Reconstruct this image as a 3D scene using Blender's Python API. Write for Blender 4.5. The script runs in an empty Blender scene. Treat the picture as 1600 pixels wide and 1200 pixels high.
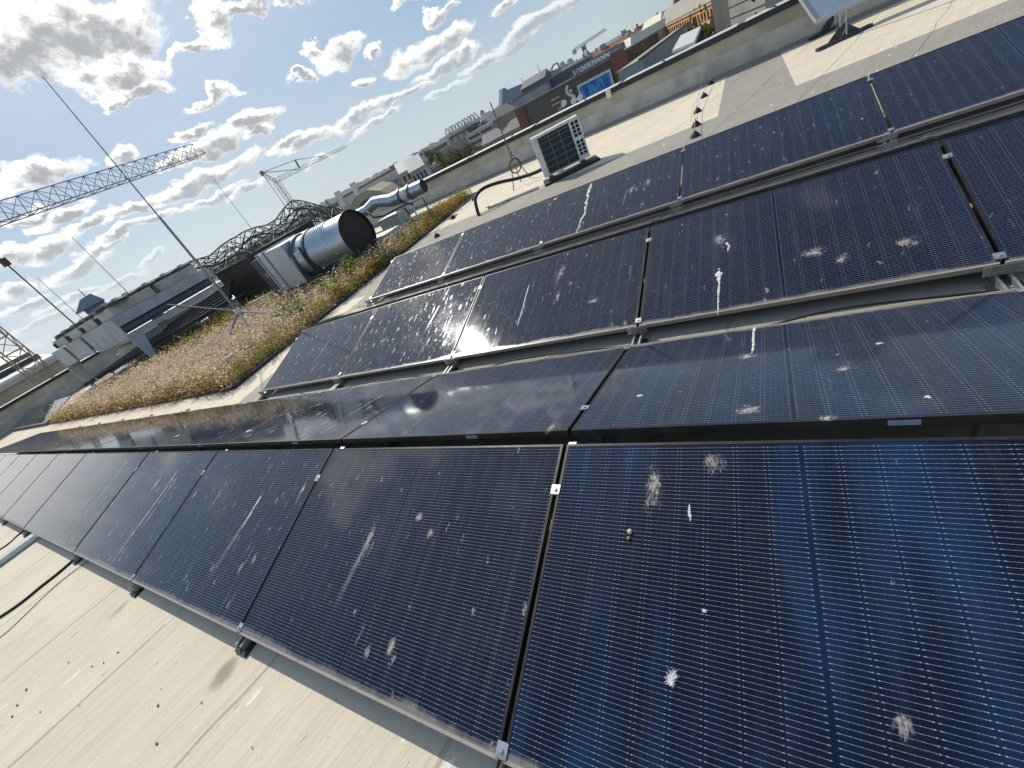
import bpy, math, random
from mathutils import Vector, Matrix
random.seed(7)
R = math.radians
sc = bpy.context.scene
COL = sc.collection

# ------------------------------------------------------------------ camera
CAM_R = Vector((0.829, 0.370, -0.419)); CAM_U = Vector((0.095, 0.645, 0.759)); CAM_F = Vector((-0.551, 0.669, -0.499))
YAW, PITCH, ROLL, H = -0.6891808, -0.5226684, -0.5044781, 1.671883
FOC = 0.82469595 * 800
def cam_axes():
    f = Vector((math.sin(YAW)*math.cos(PITCH), math.cos(YAW)*math.cos(PITCH), math.sin(PITCH)))
    rt = Vector((math.cos(YAW), -math.sin(YAW), 0)); up = rt.cross(f)
    return math.cos(ROLL)*rt + math.sin(ROLL)*up, -math.sin(ROLL)*rt + math.cos(ROLL)*up, f
CAM_R, CAM_U, CAM_F = cam_axes()
cd = bpy.data.cameras.new('camera'); cam = bpy.data.objects.new('camera', cd); COL.objects.link(cam)
m = Matrix((CAM_R, CAM_U, -CAM_F)).transposed().to_4x4(); m.translation = (0, 0, H)
cam.matrix_world = m
cd.sensor_width = 36; cd.lens = 36*FOC/1600; cd.clip_start = 0.05; cd.clip_end = 30000
sc.camera = cam
sc.view_settings.view_transform = 'Standard'; sc.view_settings.look = 'None'
sc.view_settings.exposure = 0.0; sc.view_settings.gamma = 1

SUN_AZ, SUN_EL = -57.0, 43.0
SKY = 0.10
# direction of a photo pixel (used to place far things at their real distance)
def ray(u, v): return CAM_F + CAM_R*((u-800)/FOC) - CAM_U*((v-600)/FOC)
def at(u, v, d):
    r = ray(u, v); k = d/math.hypot(r.x, r.y); return Vector((r.x*k, r.y*k, H + r.z*k))
def atz(u, v, z=0.0):
    r = ray(u, v); k = (z-H)/r.z; return Vector((r.x*k, r.y*k, z))
def azel(u, v):
    r = ray(u, v); return math.degrees(math.atan2(r.x, r.y)), math.degrees(math.atan2(r.z, math.hypot(r.x, r.y)))

# ------------------------------------------------------------------ node helper
class NT:
    def __init__(s, tree): s.t = tree; s.n = tree.nodes; s.l = tree.links
    def new(s, kind, **kw):
        n = s.n.new(kind)
        for k, v in kw.items(): setattr(n, k, v)
        return n
    def put(s, sock, v):
        if hasattr(v, 'is_output') or isinstance(v, bpy.types.NodeSocket): s.l.new(v, sock)
        elif v is not None: sock.default_value = v
    def m(s, op, a, b=None, c=None, clamp=False):
        n = s.n.new('ShaderNodeMath'); n.operation = op; n.use_clamp = clamp
        for i, v in enumerate((a, b, c)): s.put(n.inputs[i], v) if v is not None else None
        return n.outputs[0]
    def v(s, op, a, b=None, c=None, out=0):
        n = s.n.new('ShaderNodeVectorMath'); n.operation = op
        for i, v in enumerate((a, b, c)): s.put(n.inputs[i], v) if v is not None else None
        return n.outputs[out]
    def mr(s, v, a, b, c=0.0, d=1.0, smooth=True):
        n = s.n.new('ShaderNodeMapRange'); n.interpolation_type = 'SMOOTHSTEP' if smooth else 'LINEAR'
        for i, x in enumerate((v, a, b, c, d)): s.put(n.inputs[i], x)
        return n.outputs[0]
    def mix(s, f, a, b, blend='MIX'):
        n = s.n.new('ShaderNodeMix'); n.data_type = 'RGBA'; n.blend_type = blend
        s.put(n.inputs[0], f); s.put(n.inputs[6], a); s.put(n.inputs[7], b); return n.outputs[2]
    def noise(s, vec, scale, detail=4, rough=0.55, dim='3D', w=None, out=0):
        n = s.n.new('ShaderNodeTexNoise'); n.noise_dimensions = dim
        if vec is not None: s.put(n.inputs['Vector'], vec)
        if w is not None: s.put(n.inputs['W'], w)
        n.inputs['Scale'].default_value = scale; n.inputs['Detail'].default_value = detail; n.inputs['Roughness'].default_value = rough
        return n.outputs[out]
    def sep(s, v):
        n = s.n.new('ShaderNodeSeparateXYZ'); s.put(n.inputs[0], v); return n.outputs
    def comb(s, x, y, z=0.0):
        n = s.n.new('ShaderNodeCombineXYZ')
        for i, q in enumerate((x, y, z)): s.put(n.inputs[i], q)
        return n.outputs[0]
def c4(c): return (c[0], c[1], c[2], 1.0)

# ------------------------------------------------------------------ sky with cumulus
wd = bpy.data.worlds.new('World'); sc.world = wd; wd.use_nodes = True
def build_sky():
    t = NT(wd.node_tree); t.n.clear()
    tc = t.new('ShaderNodeTexCoord'); D = tc.outputs['Generated']
    x, y, z = t.sep(D)
    sky = t.new('ShaderNodeTexSky', sky_type='NISHITA'); sky.sun_disc = False
    sky.sun_elevation = R(SUN_EL); sky.sun_rotation = R(SUN_AZ); sky.altitude = 30; sky.air_density = 1.0; sky.dust_density = .6; sky.ozone_density = 1.4
    az = t.m('MULTIPLY', t.m('ARCTAN2', x, y), 57.2958); el = t.m('MULTIPLY', t.m('ARCSINE', z), 57.2958)
    base = t.comb(az, el)
    wz = t.noise(t.v('MULTIPLY', D, (1, 1, 1.5)), 12, 7, 0.62, out=1)
    wz = t.v('MULTIPLY', t.v('SUBTRACT', wz, (.5, .5, .5)), (10, 7, 0))
    wz2 = t.v('MULTIPLY', t.v('SUBTRACT', t.noise(t.v('MULTIPLY', D, (1, 1, 1.6)), 4.5, 3, 0.5, out=1), (.5, .5, .5)), (5, 3, 0))
    p = t.v('ADD', base, t.v('MULTIPLY', t.v('ADD', wz, wz2), t.comb(t.mr(el, 0, 22, .35, 1.0), t.mr(el, 0, 22, .35, 1.0), 0)))
    # (photo pixel of the cloud, half length along the horizon, half height) in photo pixels
    B = [(70, 55, 190, 62), (10, 105, 120, 48), (180, 105, 70, 34), (205, 145, 46, 20), (178, 165, 26, 9), (280, 57, 38, 12), (390, 18, 70, 20), (470, 6, 40, 12), (325, 150, 44, 10),
         (390, 190, 52, 17), (320, 232, 62, 17), (60, 275, 66, 30), (182, 255, 24, 16), (400, 210, 30, 10), (262, 262, 26, 9),
         (525, 85, 36, 24), (468, 115, 17, 8), (492, 70, 17, 9), (560, 128, 18, 9), (585, 80, 16, 9), (665, 78, 78, 19), (700, 100, 62, 11), (720, 85, 36, 14), (636, 8, 30, 11), (680, 14, 26, 10),
         (555, 185, 48, 13), (480, 222, 52, 12), (600, 165, 36, 9), (790, 8, 26, 9),
         (850, 30, 56, 13), (815, 55, 50, 9), (880, 12, 40, 10), (800, 75, 40, 7), (585, 195, 40, 7),
         (80, 390, 50, 20), (120, 420, 62, 13), (20, 402, 36, 17), (148, 352, 40, 10), (205, 362, 50, 8), (215, 330, 42, 9), (290, 295, 50, 14), (345, 268, 54, 12), (330, 310, 50, 8), (20, 455, 30, 12), (235, 402, 26, 5), (180, 440, 46, 7), (40, 345, 30, 8), (440, 230, 40, 8), (30, 480, 40, 6), (500, 255, 26, 5), (100, 470, 60, 6), (60, 505, 60, 5), (250, 345, 36, 8), (160, 395, 50, 7), (385, 295, 30, 5), (640, 150, 40, 6), (700, 140, 40, 6), (755, 95, 40, 8), (300, 205, 30, 9), (100, 340, 46, 12)]
    nh = Vector((math.cos(R(29.5)), -math.sin(R(29.5))))
    acc = accd = None
    for (u, v, a, b) in B:
        A0, E0 = azel(u, v); A1, E1 = azel(u+nh.x*a, v+nh.y*a); A2, E2 = azel(u+nh.y*b, v-nh.x*b)
        ra = max(abs(A1-A0), .6); rb = max(abs(E2-E0), .35)
        q = t.v('MULTIPLY_ADD', p, (1/ra, 1/rb, 0), (-A0/ra, -E0/rb, 0))
        d = t.v('DOT_PRODUCT', q, q, out=1)
        q2 = t.v('ADD', q, (-.10, .38, 0)); d2 = t.v('DOT_PRODUCT', q2, q2, out=1)
        acc = d if acc is None else t.m('MINIMUM', acc, d)
        accd = d2 if accd is None else t.m('MINIMUM', accd, d2)
    fine = t.noise(t.v('MULTIPLY', D, (1, 1, 1.5)), 30, 8, 0.65)
    fn = t.m('MULTIPLY', t.m('SUBTRACT', fine, .5), 1.5)
    mask = t.mr(t.m('ADD', t.m('SUBTRACT', 1.0, acc), fn), -.56, .34)
    dark = t.mr(t.m('ADD', t.m('SUBTRACT', 1.0, accd), t.m('MULTIPLY', fn, 1.5)), .02, 1.05)
    # the rest of the sky: the same kind of clouds on one flat level
    pl = t.v('DIVIDE', t.comb(x, y, 0), t.comb(t.m('ADD', z, .14), t.m('ADD', z, .14), 1))
    g = t.noise(pl, 2.1, 9, .6)
    big = t.noise(pl, .6, 2, .5)
    gg = t.m('ADD', g, t.m('MULTIPLY', t.m('SUBTRACT', big, .5), .5))
    seen = t.m('MULTIPLY', t.m('MULTIPLY', t.mr(az, -90, -72, 0, 1), t.mr(az, 2, 16, 1, 0)), t.mr(el, 25, 34, 1, 0))
    gm = t.m('MULTIPLY', t.mr(gg, .55, .64), t.m('SUBTRACT', 1.0, seen)); gd = t.mr(gg, .60, .75)
    gm = t.m('MULTIPLY', gm, t.mr(el, 50, 62, 1, 0))
    ang = t.v('DOT_PRODUCT', D, (math.sin(R(SUN_AZ))*math.cos(R(SUN_EL)), math.cos(R(SUN_AZ))*math.cos(R(SUN_EL)), math.sin(R(SUN_EL))), out=1)
    glow = t.mr(ang, .45, 1.0, 0, 1)
    bright = t.mix(glow, (9.3, 9.5, 9.4, 1), (14.5, 14.3, 13.6, 1))
    grey = t.mix(glow, (4.2, 4.8, 5.4, 1), (4.6, 4.7, 4.9, 1))
    ccol = t.mix(dark, bright, grey); gcol = t.mix(gd, bright, grey)
    # thin white haze low over the city
    hz = t.mr(el, -2, 15, 1, 0)
    hcol = t.mix(t.mr(az, -85, -10, 0, 1), (8.0, 8.7, 8.7, 1), t.mix(t.mr(az, -14, 6, 0, 1), (6.0, 6.9, 6.9, 1), (3.3, 3.7, 4.0, 1)))
    blue = t.mix(t.mr(el, 4, 60), (3.3, 4.8, 6.7, 1), (1.7, 2.9, 5.0, 1))
    s0 = t.mix(t.m('MULTIPLY', hz, .85), t.mix(.85, sky.outputs[0], blue), hcol)
    s0 = t.mix(t.mr(ang, .72, 1.0, 0, .40), s0, (10.5, 10.8, 11.0, 1))
    bank = t.m('MULTIPLY', t.mr(az, -79, -88, 0, 1), t.m('MULTIPLY', t.mr(az, -150, -120, 0, 1), t.mr(t.m('ADD', el, t.m('MULTIPLY', fn, 7)), 8, 20, 1, 0)))
    s0 = t.mix(t.m('MULTIPLY', bank, .9), s0, (11.5, 11.4, 11.2, 1))
    s1 = t.mix(t.m('MULTIPLY', mask, t.mr(el, 1, 9, .25, .97)), s0, ccol)
    s2 = t.mix(gm, s1, gcol)
    bg = t.new('ShaderNodeBackground'); bg.inputs[1].default_value = SKY
    t.l.new(s2, bg.inputs[0])
    out = t.new('ShaderNodeOutputWorld'); t.l.new(bg.outputs[0], out.inputs[0])
build_sky()
wd.cycles.sampling_method = 'MANUAL'; wd.cycles.sample_map_resolution = 512

# ------------------------------------------------------------------ sun
sd = bpy.data.lights.new('sun', 'SUN'); sd.energy = 4.0; sd.angle = R(0.53); sd.color = (1.0, .93, .82)
so = bpy.data.objects.new('sun', sd); COL.objects.link(so)
sdir = Vector((math.sin(R(SUN_AZ))*math.cos(R(SUN_EL)), math.cos(R(SUN_AZ))*math.cos(R(SUN_EL)), math.sin(R(SUN_EL))))
so.rotation_euler = sdir.to_track_quat('Z', 'Y').to_euler(); so.location = (0, 0, 60)

# ------------------------------------------------------------------ materials
MATS = {}
def mat(name, col, rough=.6, metal=0.0, var=.18, vs=6.0, bump=0.0, bs=60.0, spec=None, col2=None, cs=3.0, th=(.45, .6)):
    if name in MATS: return MATS[name]
    mt = bpy.data.materials.new(name); mt.use_nodes = True; t = NT(mt.node_tree); b = t.n['Principled BSDF']
    tc = t.new('ShaderNodeTexCoord').outputs['Object']
    oi = t.new('ShaderNodeObjectInfo').outputs['Random']
    base = c4(col)
    if col2: base = t.mix(t.mr(t.noise(tc, cs, 6, .65), th[0], th[1]), c4(col), c4(col2))
    k = t.m('ADD', t.m('MULTIPLY', t.m('SUBTRACT', t.noise(tc, vs, 6, .6), .5), var*2), 1.0)
    k = t.m('ADD', k, t.m('MULTIPLY', t.m('SUBTRACT', oi, .5), var*.4))
    t.l.new(t.mix(1.0, base, t.comb(k, k, k), 'MULTIPLY'), b.inputs['Base Color'])
    t.l.new(t.m('ADD', rough, t.m('MULTIPLY', t.m('SUBTRACT', t.noise(tc, vs*3, 3), .5), .25)), b.inputs['Roughness'])
    b.inputs['Metallic'].default_value = metal
    if spec is not None: b.inputs['Specular IOR Level'].default_value = spec
    if bump:
        bn = t.new('ShaderNodeBump'); bn.inputs['Strength'].default_value = bump; bn.inputs['Distance'].default_value = .02
        t.l.new(t.noise(tc, bs, 5), bn.inputs['Height']); t.l.new(bn.outputs[0], b.inputs['Normal'])
    MATS[name] = mt; return mt

def roof_material():
    mt = bpy.data.materials.new('roof_membrane'); mt.use_nodes = True; t = NT(mt.node_tree); b = t.n['Principled BSDF']
    P = t.new('ShaderNodeTexCoord').outputs['Object']; x, y, z = t.sep(P)
    wob = t.m('MULTIPLY', t.m('SUBTRACT', t.noise(P, .7, 3), .5), .22)
    # membrane sheets laid along y, 1.22 m wide, with a welded lap
    xs = t.m('DIVIDE', t.m('ADD', t.m('ADD', x, wob), t.m('MULTIPLY', y, -.35)), 1.22)
    fx = t.m('FRACT', xs); lap = t.m('MULTIPLY', t.mr(fx, 0.0, .006), t.mr(fx, .012, .03, 1, 0))
    sheet = t.new('ShaderNodeTexWhiteNoise', noise_dimensions='1D'); t.l.new(t.m('FLOOR', xs), sheet.inputs[1])
    # creases
    cr = t.noise(t.v('MULTIPLY', t.v('ADD', P, t.comb(t.m('MULTIPLY', y, -.35), 0, 0)), (7, .7, 1)), 1.0, 4, .6)
    blot = t.noise(P, 1.1, 7, .65); fine = t.noise(P, 38, 5, .7)
    # new cream sheets laid on the far part, older grey-tan membrane next to the parapet walkway
    inA = t.m('MULTIPLY', t.m('LESS_THAN', x, -.65), t.m('GREATER_THAN', y, 9.45))
    inB = t.m('MULTIPLY', t.m('GREATER_THAN', x, .5), t.m('GREATER_THAN', y, 9.35))
    near = t.m('LESS_THAN', y, 2.0)
    west = t.m('LESS_THAN', x, -7.0)
    cream = t.m('MAXIMUM', t.m('MAXIMUM', inA, inB), near)
    cream = t.m('MAXIMUM', cream, t.m('MULTIPLY', west, t.m('LESS_THAN', y, 5.8)))
    col = t.mix(cream, (.33, .305, .255, 1), t.mix(near, (.68, .59, .455, 1), (.64, .565, .44, 1)))
    sh = t.m('ADD', t.m('MULTIPLY', t.m('SUBTRACT', sheet.outputs[0], .5), .10), 1.0)
    sh = t.m('ADD', sh, t.m('MULTIPLY', t.m('SUBTRACT', blot, .5), .34)); sh = t.m('ADD', sh, t.m('MULTIPLY', t.m('SUBTRACT', fine, .5), .14))
    sh = t.m('SUBTRACT', sh, t.m('MULTIPLY', lap, .22)); sh = t.m('ADD', sh, t.m('MULTIPLY', t.m('SUBTRACT', cr, .5), .09))
    col = t.mix(1.0, col, t.comb(sh, sh, t.m('MULTIPLY', sh, .99)), 'MULTIPLY')
    stk = t.noise(t.v('MULTIPLY', P, (.9, 11, 1)), 1.0, 5, .65); k2 = t.m('ADD', 1.0, t.m('MULTIPLY', t.m('MULTIPLY', t.m('SUBTRACT', stk, .5), .42), t.m('GREATER_THAN', y, 9.3)))
    col = t.mix(1.0, col, t.comb(k2, k2, k2), 'MULTIPLY')
    # grime that gathered where water runs, dark specks, white droppings stretched along the sheets
    g = t.mr(t.noise(t.v('MULTIPLY', P, (1.6, .9, 1)), 1.3, 6, .7), .56, .78); col = t.mix(t.m('MULTIPLY', g, .30), col, (.25, .22, .16, 1))
    PS = t.v('MULTIPLY', t.v('ADD', P, t.comb(t.m('MULTIPLY', y, -.35), 0, 0)), (6.5, 2.2, 1))
    for (sc_, thr, cc, off) in ((1.0, .05, (.12, .11, .09, 1), 0.0), (.8, .08, (.78, .76, .70, 1), 7.3), (2.3, .07, (.76, .74, .68, 1), 3.1), (2.6, .05, (.14, .13, .10, 1), 11.0)):
        vo = t.new('ShaderNodeTexVoronoi'); vo.voronoi_dimensions = '2D'; vo.inputs['Scale'].default_value = sc_
        t.l.new(t.v('ADD', t.v('ADD', PS, (off, off*1.7, 0)), t.v('MULTIPLY', t.noise(P, 22, 3, out=1), (.3, .3, 0))), vo.inputs['Vector'])
        rnd = t.sep(vo.outputs['Color'])[0]
        r_ = t.m('MULTIPLY', t.mr(rnd, .62, 1.0, 0, thr, smooth=False), 1.0)
        mk = t.m('MULTIPLY', t.m('LESS_THAN', vo.outputs['Distance'], r_), .8)
        col = t.mix(mk, col, cc)
    for (px_, py_, rx_, ry_, wt_) in ((-2.69, -.06, .085, .13, .6), (-4.46, -.06, .07, .10, .45), (-.93, -.10, .10, .16, .5)):
        q_ = t.v('MULTIPLY', t.v('SUBTRACT', P, (px_, py_, 0)), (1/rx_, 1/ry_, 0)); dd_ = t.v('LENGTH', q_, out=1)
        col = t.mix(t.m('MULTIPLY', t.mr(t.m('ADD', dd_, t.m('MULTIPLY', t.m('SUBTRACT', t.noise(P, 9, 5, .7), .5), 1.6)), .15, 1.05, 1, 0), wt_), col, (.14, .105, .06, 1))
    t.l.new(col, b.inputs['Base Color']); b.inputs['Roughness'].default_value = .75; b.inputs['Specular IOR Level'].default_value = .25
    hgt = t.m('ADD', t.m('MULTIPLY', cr, .7), t.m('ADD', t.m('MULTIPLY', fine, .12), t.m('MULTIPLY', lap, .25)))
    bn = t.new('ShaderNodeBump'); bn.inputs['Strength'].default_value = .8; bn.inputs['Distance'].default_value = .025
    t.l.new(hgt, bn.inputs['Height']); t.l.new(bn.outputs[0], b.inputs['Normal'])
    return mt

PW, PL = 1.134, 1.762          # panel: slope width, length
def glass_material():
    mt = bpy.data.materials.new('solar_glass'); mt.use_nodes = True; t = NT(mt.node_tree); b = t.n['Principled BSDF']
    P = t.new('ShaderNodeTexCoord').outputs['Object']; x, y, z = t.sep(P)
    rnd = t.new('ShaderNodeObjectInfo').outputs['Random']
    soil = t.new('ShaderNodeAttribute'); soil.attribute_type = 'OBJECT'; soil.attribute_name = 'soil'; soil = soil.outputs['Fac']
    off = t.comb(t.m('MULTIPLY', rnd, 37.0), t.m('MULTIPLY', rnd, 91.0), 0); Q = t.v('ADD', P, off)
    # 2 x 9 half cells by 6 rows, ten wires a cell
    half = t.m('ABSOLUTE', t.m('SUBTRACT', x, PL/2))
    xc = t.m('DIVIDE', t.m('SUBTRACT', half, .005), .0960); fx = t.m('MULTIPLY', t.m('FRACT', xc), 96.0)
    incell = t.m('MULTIPLY', t.m('GREATER_THAN', half, .006), t.m('LESS_THAN', half, .868))
    iny = t.m('MULTIPLY', t.m('GREATER_THAN', y, .018), t.m('LESS_THAN', y, PW-.018))
    body = t.m('MULTIPLY', incell, iny)
    ly = t.m('ABSOLUTE', t.m('SUBTRACT', t.m('FRACT', t.m('DIVIDE', t.m('SUBTRACT', y, .018), .01464)), .5))   # half units of 18.3 mm
    ex = t.m('MINIMUM', fx, t.m('SUBTRACT', 96.0, fx))                       # mm to the cell edge
    wire = t.m('MULTIPLY', t.m('LESS_THAN', ly, .019), t.m('GREATER_THAN', ex, 1.2))
    pad = t.m('MULTIPLY', t.m('LESS_THAN', ly, .085), t.m('MULTIPLY', t.m('GREATER_THAN', ex, 4.2), t.m('LESS_THAN', ex, 6.8)))
    pad2 = t.m('MULTIPLY', t.m('LESS_THAN', ly, .045), t.m('LESS_THAN', t.m('ABSOLUTE', t.m('SUBTRACT', t.m('FRACT', t.m('DIVIDE', fx, 19.0)), .5)), .05))
    rowf = t.m('FRACT', t.m('DIVIDE', t.m('SUBTRACT', y, .018), .183))
    gap = t.m('MAXIMUM', t.m('LESS_THAN', ex, .9), t.m('LESS_THAN', t.m('MINIMUM', rowf, t.m('SUBTRACT', 1.0, rowf)), .006))
    col = t.mix(t.noise(Q, 2.3, 3), (.0030, .0038, .0095, 1), (.0045, .0065, .0210, 1))
    bl = t.m('MULTIPLY', t.mr(t.noise(t.v('MULTIPLY', Q, (3.4, .8, 1)), 1.0, 3, .55), .40, .68), t.mr(soil, .08, .36, 1, .12)); col = t.mix(bl, col, (.0060, .028, .085, 1))  # blotchy blue sky sheen painted into the cell colour, strongest on clean panels
    col = t.mix(t.m('MULTIPLY', gap, .3), col, (.012, .016, .026, 1))
    metalf = t.m('MULTIPLY', t.m('MAXIMUM', wire, t.m('MAXIMUM', pad, pad2)), body)
    col = t.mix(t.m('MULTIPLY', metalf, .92), col, (.40, .41, .45, 1))
    # dust film, thicker at the low edge and in rain-run streaks
    st = t.noise(t.v('MULTIPLY', Q, (13, .9, 1)), 1.0, 6, .65); cl = t.noise(Q, 3.2, 6, .7); sp = t.noise(Q, 120, 3, .7)
    film = t.m('MULTIPLY', t.m('ADD', t.mr(st, .5, .8, 0, .09), t.mr(cl, .45, .8, .003, .05)), t.m('ADD', .35, soil))
    low = t.m('MULTIPLY', t.mr(t.m('ADD', y, t.m('MULTIPLY', t.m('SUBTRACT', cl, .5), .10)), .012, .045, 1, 0), .55)
    film = t.m('ADD', film, low)
    film = t.m('ADD', film, t.m('MULTIPLY', t.mr(sp, .68, .8, 0, .22), t.m('ADD', .3, soil)))
    col = t.mix(film, col, (.33, .32, .28, 1))
    # bird droppings: specks, splats, runs down the slope
    wv = t.v('ADD', t.v('MULTIPLY', t.v('SUBTRACT', t.noise(Q, 22, 5, .8, out=1), (.5, .5, .5)), (.060, .085, 0)), t.v('MULTIPLY', t.v('SUBTRACT', t.noise(Q, 5, 2, .5, out=1), (.5, .5, .5)), (.05, .02, 0)))
    wv = t.v('ADD', wv, t.v('MULTIPLY', t.v('SUBTRACT', t.noise(Q, 75, 4, .8, out=1), (.5, .5, .5)), (.030, .045, 0)))
    QW = t.v('ADD', Q, wv); whites = None
    for (sx, sy, thr, rad, wgt) in ((44, 26, .84, .20, .9), (9.0, 4.0, .80, .20, .7), (17, 4.2, .76, .16, .8), (19, 1.5, .80, .15, .60), (27, 1.0, .78, .13, .42)):
        vo = t.new('ShaderNodeTexVoronoi'); vo.voronoi_dimensions = '2D'; vo.inputs['Scale'].default_value = 1.0
        t.l.new(t.v('MULTIPLY', QW, (sx, sy, 0)), vo.inputs['Vector'])
        r0 = t.sep(vo.outputs['Color'])[0]
        rr = t.mr(t.m('ADD', r0, t.m('MULTIPLY', t.m('SUBTRACT', soil, .5), .42)), thr, 1.08, 0, rad, smooth=False)
        dd = vo.outputs['Distance']
        mk = t.m('MULTIPLY', t.mr(dd, t.m('MULTIPLY', rr, .35), t.m('ADD', rr, .0001), 1, 0), wgt)
        mk = t.m('MULTIPLY', mk, t.m('GREATER_THAN', rr, .004))
        whites = mk if whites is None else t.m('MAXIMUM', whites, mk)
    whites = t.m('MULTIPLY', whites, t.mr(t.noise(t.v('MULTIPLY', Q, (1.6, .8, 1)), 70, 5, .8), .40, .62, .04, 1))
    col = t.mix(whites, col, t.mix(t.noise(Q, 9, 2), (.74, .74, .70, 1), (.50, .47, .38, 1)))
    def at_(nm):
        a = t.new('ShaderNodeAttribute'); a.attribute_type = 'OBJECT'; a.attribute_name = nm; return a.outputs['Fac']
    dx = t.m('SUBTRACT', x, at_('smear_x')); dy = t.m('SUBTRACT', at_('smear_y'), y); L_ = at_('smear_l')     # one long rain-washed smear
    dx = t.m('ADD', dx, t.m('MULTIPLY', dy, .10)); wd2 = t.m('ADD', .010, t.m('MULTIPLY', dy, .055))
    sm = t.m('MULTIPLY', t.mr(t.m('ABSOLUTE', dx), 0, wd2, 1, 0), t.m('MULTIPLY', t.mr(dy, 0, .03), t.mr(dy, t.m('MULTIPLY', L_, .3), t.m('ADD', L_, .001), 1, 0)))
    sm = t.m('MULTIPLY', t.m('MULTIPLY', sm, t.m('GREATER_THAN', L_, .01)), t.mr(t.noise(t.v('MULTIPLY', Q, (3, 1, 1)), 30, 4, .7), .3, .7, .1, .5))
    col = t.mix(sm, col, (.55, .55, .50, 1)); film = t.m('MAXIMUM', film, sm)
    t.l.new(col, b.inputs['Base Color'])
    dirt = t.m('MAXIMUM', whites, film)
    t.l.new(t.m('ADD', t.m('ADD', .035, t.m('MULTIPLY', cl, .05)), t.m('MULTIPLY', dirt, .5)), b.inputs['Roughness'])
    b.inputs['IOR'].default_value = 1.5
    t.l.new(t.m('SUBTRACT', .46, t.m('MULTIPLY', dirt, .3), clamp=True), b.inputs['Specular IOR Level'])
    b.inputs['Specular Tint'].default_value = (.75, .86, 1.0, 1)
    bn = t.new('ShaderNodeBump'); bn.inputs['Strength'].default_value = .06; bn.inputs['Distance'].default_value = .004
    t.l.new(t.m('ADD', t.noise(Q, 1.6, 2), t.m('MULTIPLY', whites, .25)), bn.inputs['Height']); t.l.new(bn.outputs[0], b.inputs['Normal'])
    return mt

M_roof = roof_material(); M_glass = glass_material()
M_frame = mat('panel_frame', (.028, .030, .033), .42, .5, .15, 9, col2=(.055, .05, .043), cs=4)
def grime(m_):
    t = NT(m_.node_tree); b = t.n['Principled BSDF']; P = t.new('ShaderNodeTexCoord').outputs['Object']; y = t.sep(P)[1]
    lo = t.m('MULTIPLY', t.m('LESS_THAN', y, .0115), t.mr(t.noise(P, 11, 5, .7), .25, .5, .55, 1)); src = b.inputs['Base Color'].links[0].from_socket
    t.l.new(t.mix(lo, src, (.36, .31, .26, 1)), b.inputs['Base Color']); t.l.new(t.m('SUBTRACT', .5, t.m('MULTIPLY', lo, .5)), b.inputs['Metallic'])
grime(M_frame)
M_alu = mat('aluminium', (.50, .51, .51), .42, .8, .12, 12, col2=(.33, .32, .30), cs=9)
M_galv = mat('galvanised_steel', (.44, .50, .55), .34, .75, .10, 30, col2=(.39, .445, .49), cs=14)
M_black = mat('black_rubber', (.012, .012, .012), .65, 0, .3, 20)
M_white = mat('white_paint', (.72, .72, .69), .5, 0, .08, 5, col2=(.60, .59, .54), cs=4)
M_conc = mat('concrete', (.50, .49, .45), .85, 0, .25, 2.2, .4, 30, col2=(.40, .39, .36), cs=1.4)
M_concU = mat('concrete_render', (.45, .43, .35), .85, 0, .25, 2.0, .3, 24, col2=(.37, .35, .28), cs=1.1)
M_coping = mat('dark_coping', (.016, .021, .026), .5, 0, .3, 4)
M_darkst = mat('dark_steel', (.045, .05, .06), .5, .5, .3, 5)
M_brown = mat('brown_sheet', (.040, .034, .029), .5, .2, .25, 3)
M_soil = mat('soil', (.05, .037, .026), .95, 0, .5, 18, .6, 40)
M_drop = mat('dropping', (.76, .75, .70), .8, 0, .35, 40, .5, 90, col2=(.50, .46, .36), cs=60)
M_grey = mat('grey_panel', (.44, .47, .48), .5, 0, .12, 2.5, col2=(.36, .39, .40), cs=2)
M_dark = mat('dark_inside', (.012, .013, .014), .8, 0, .3, 5)

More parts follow.
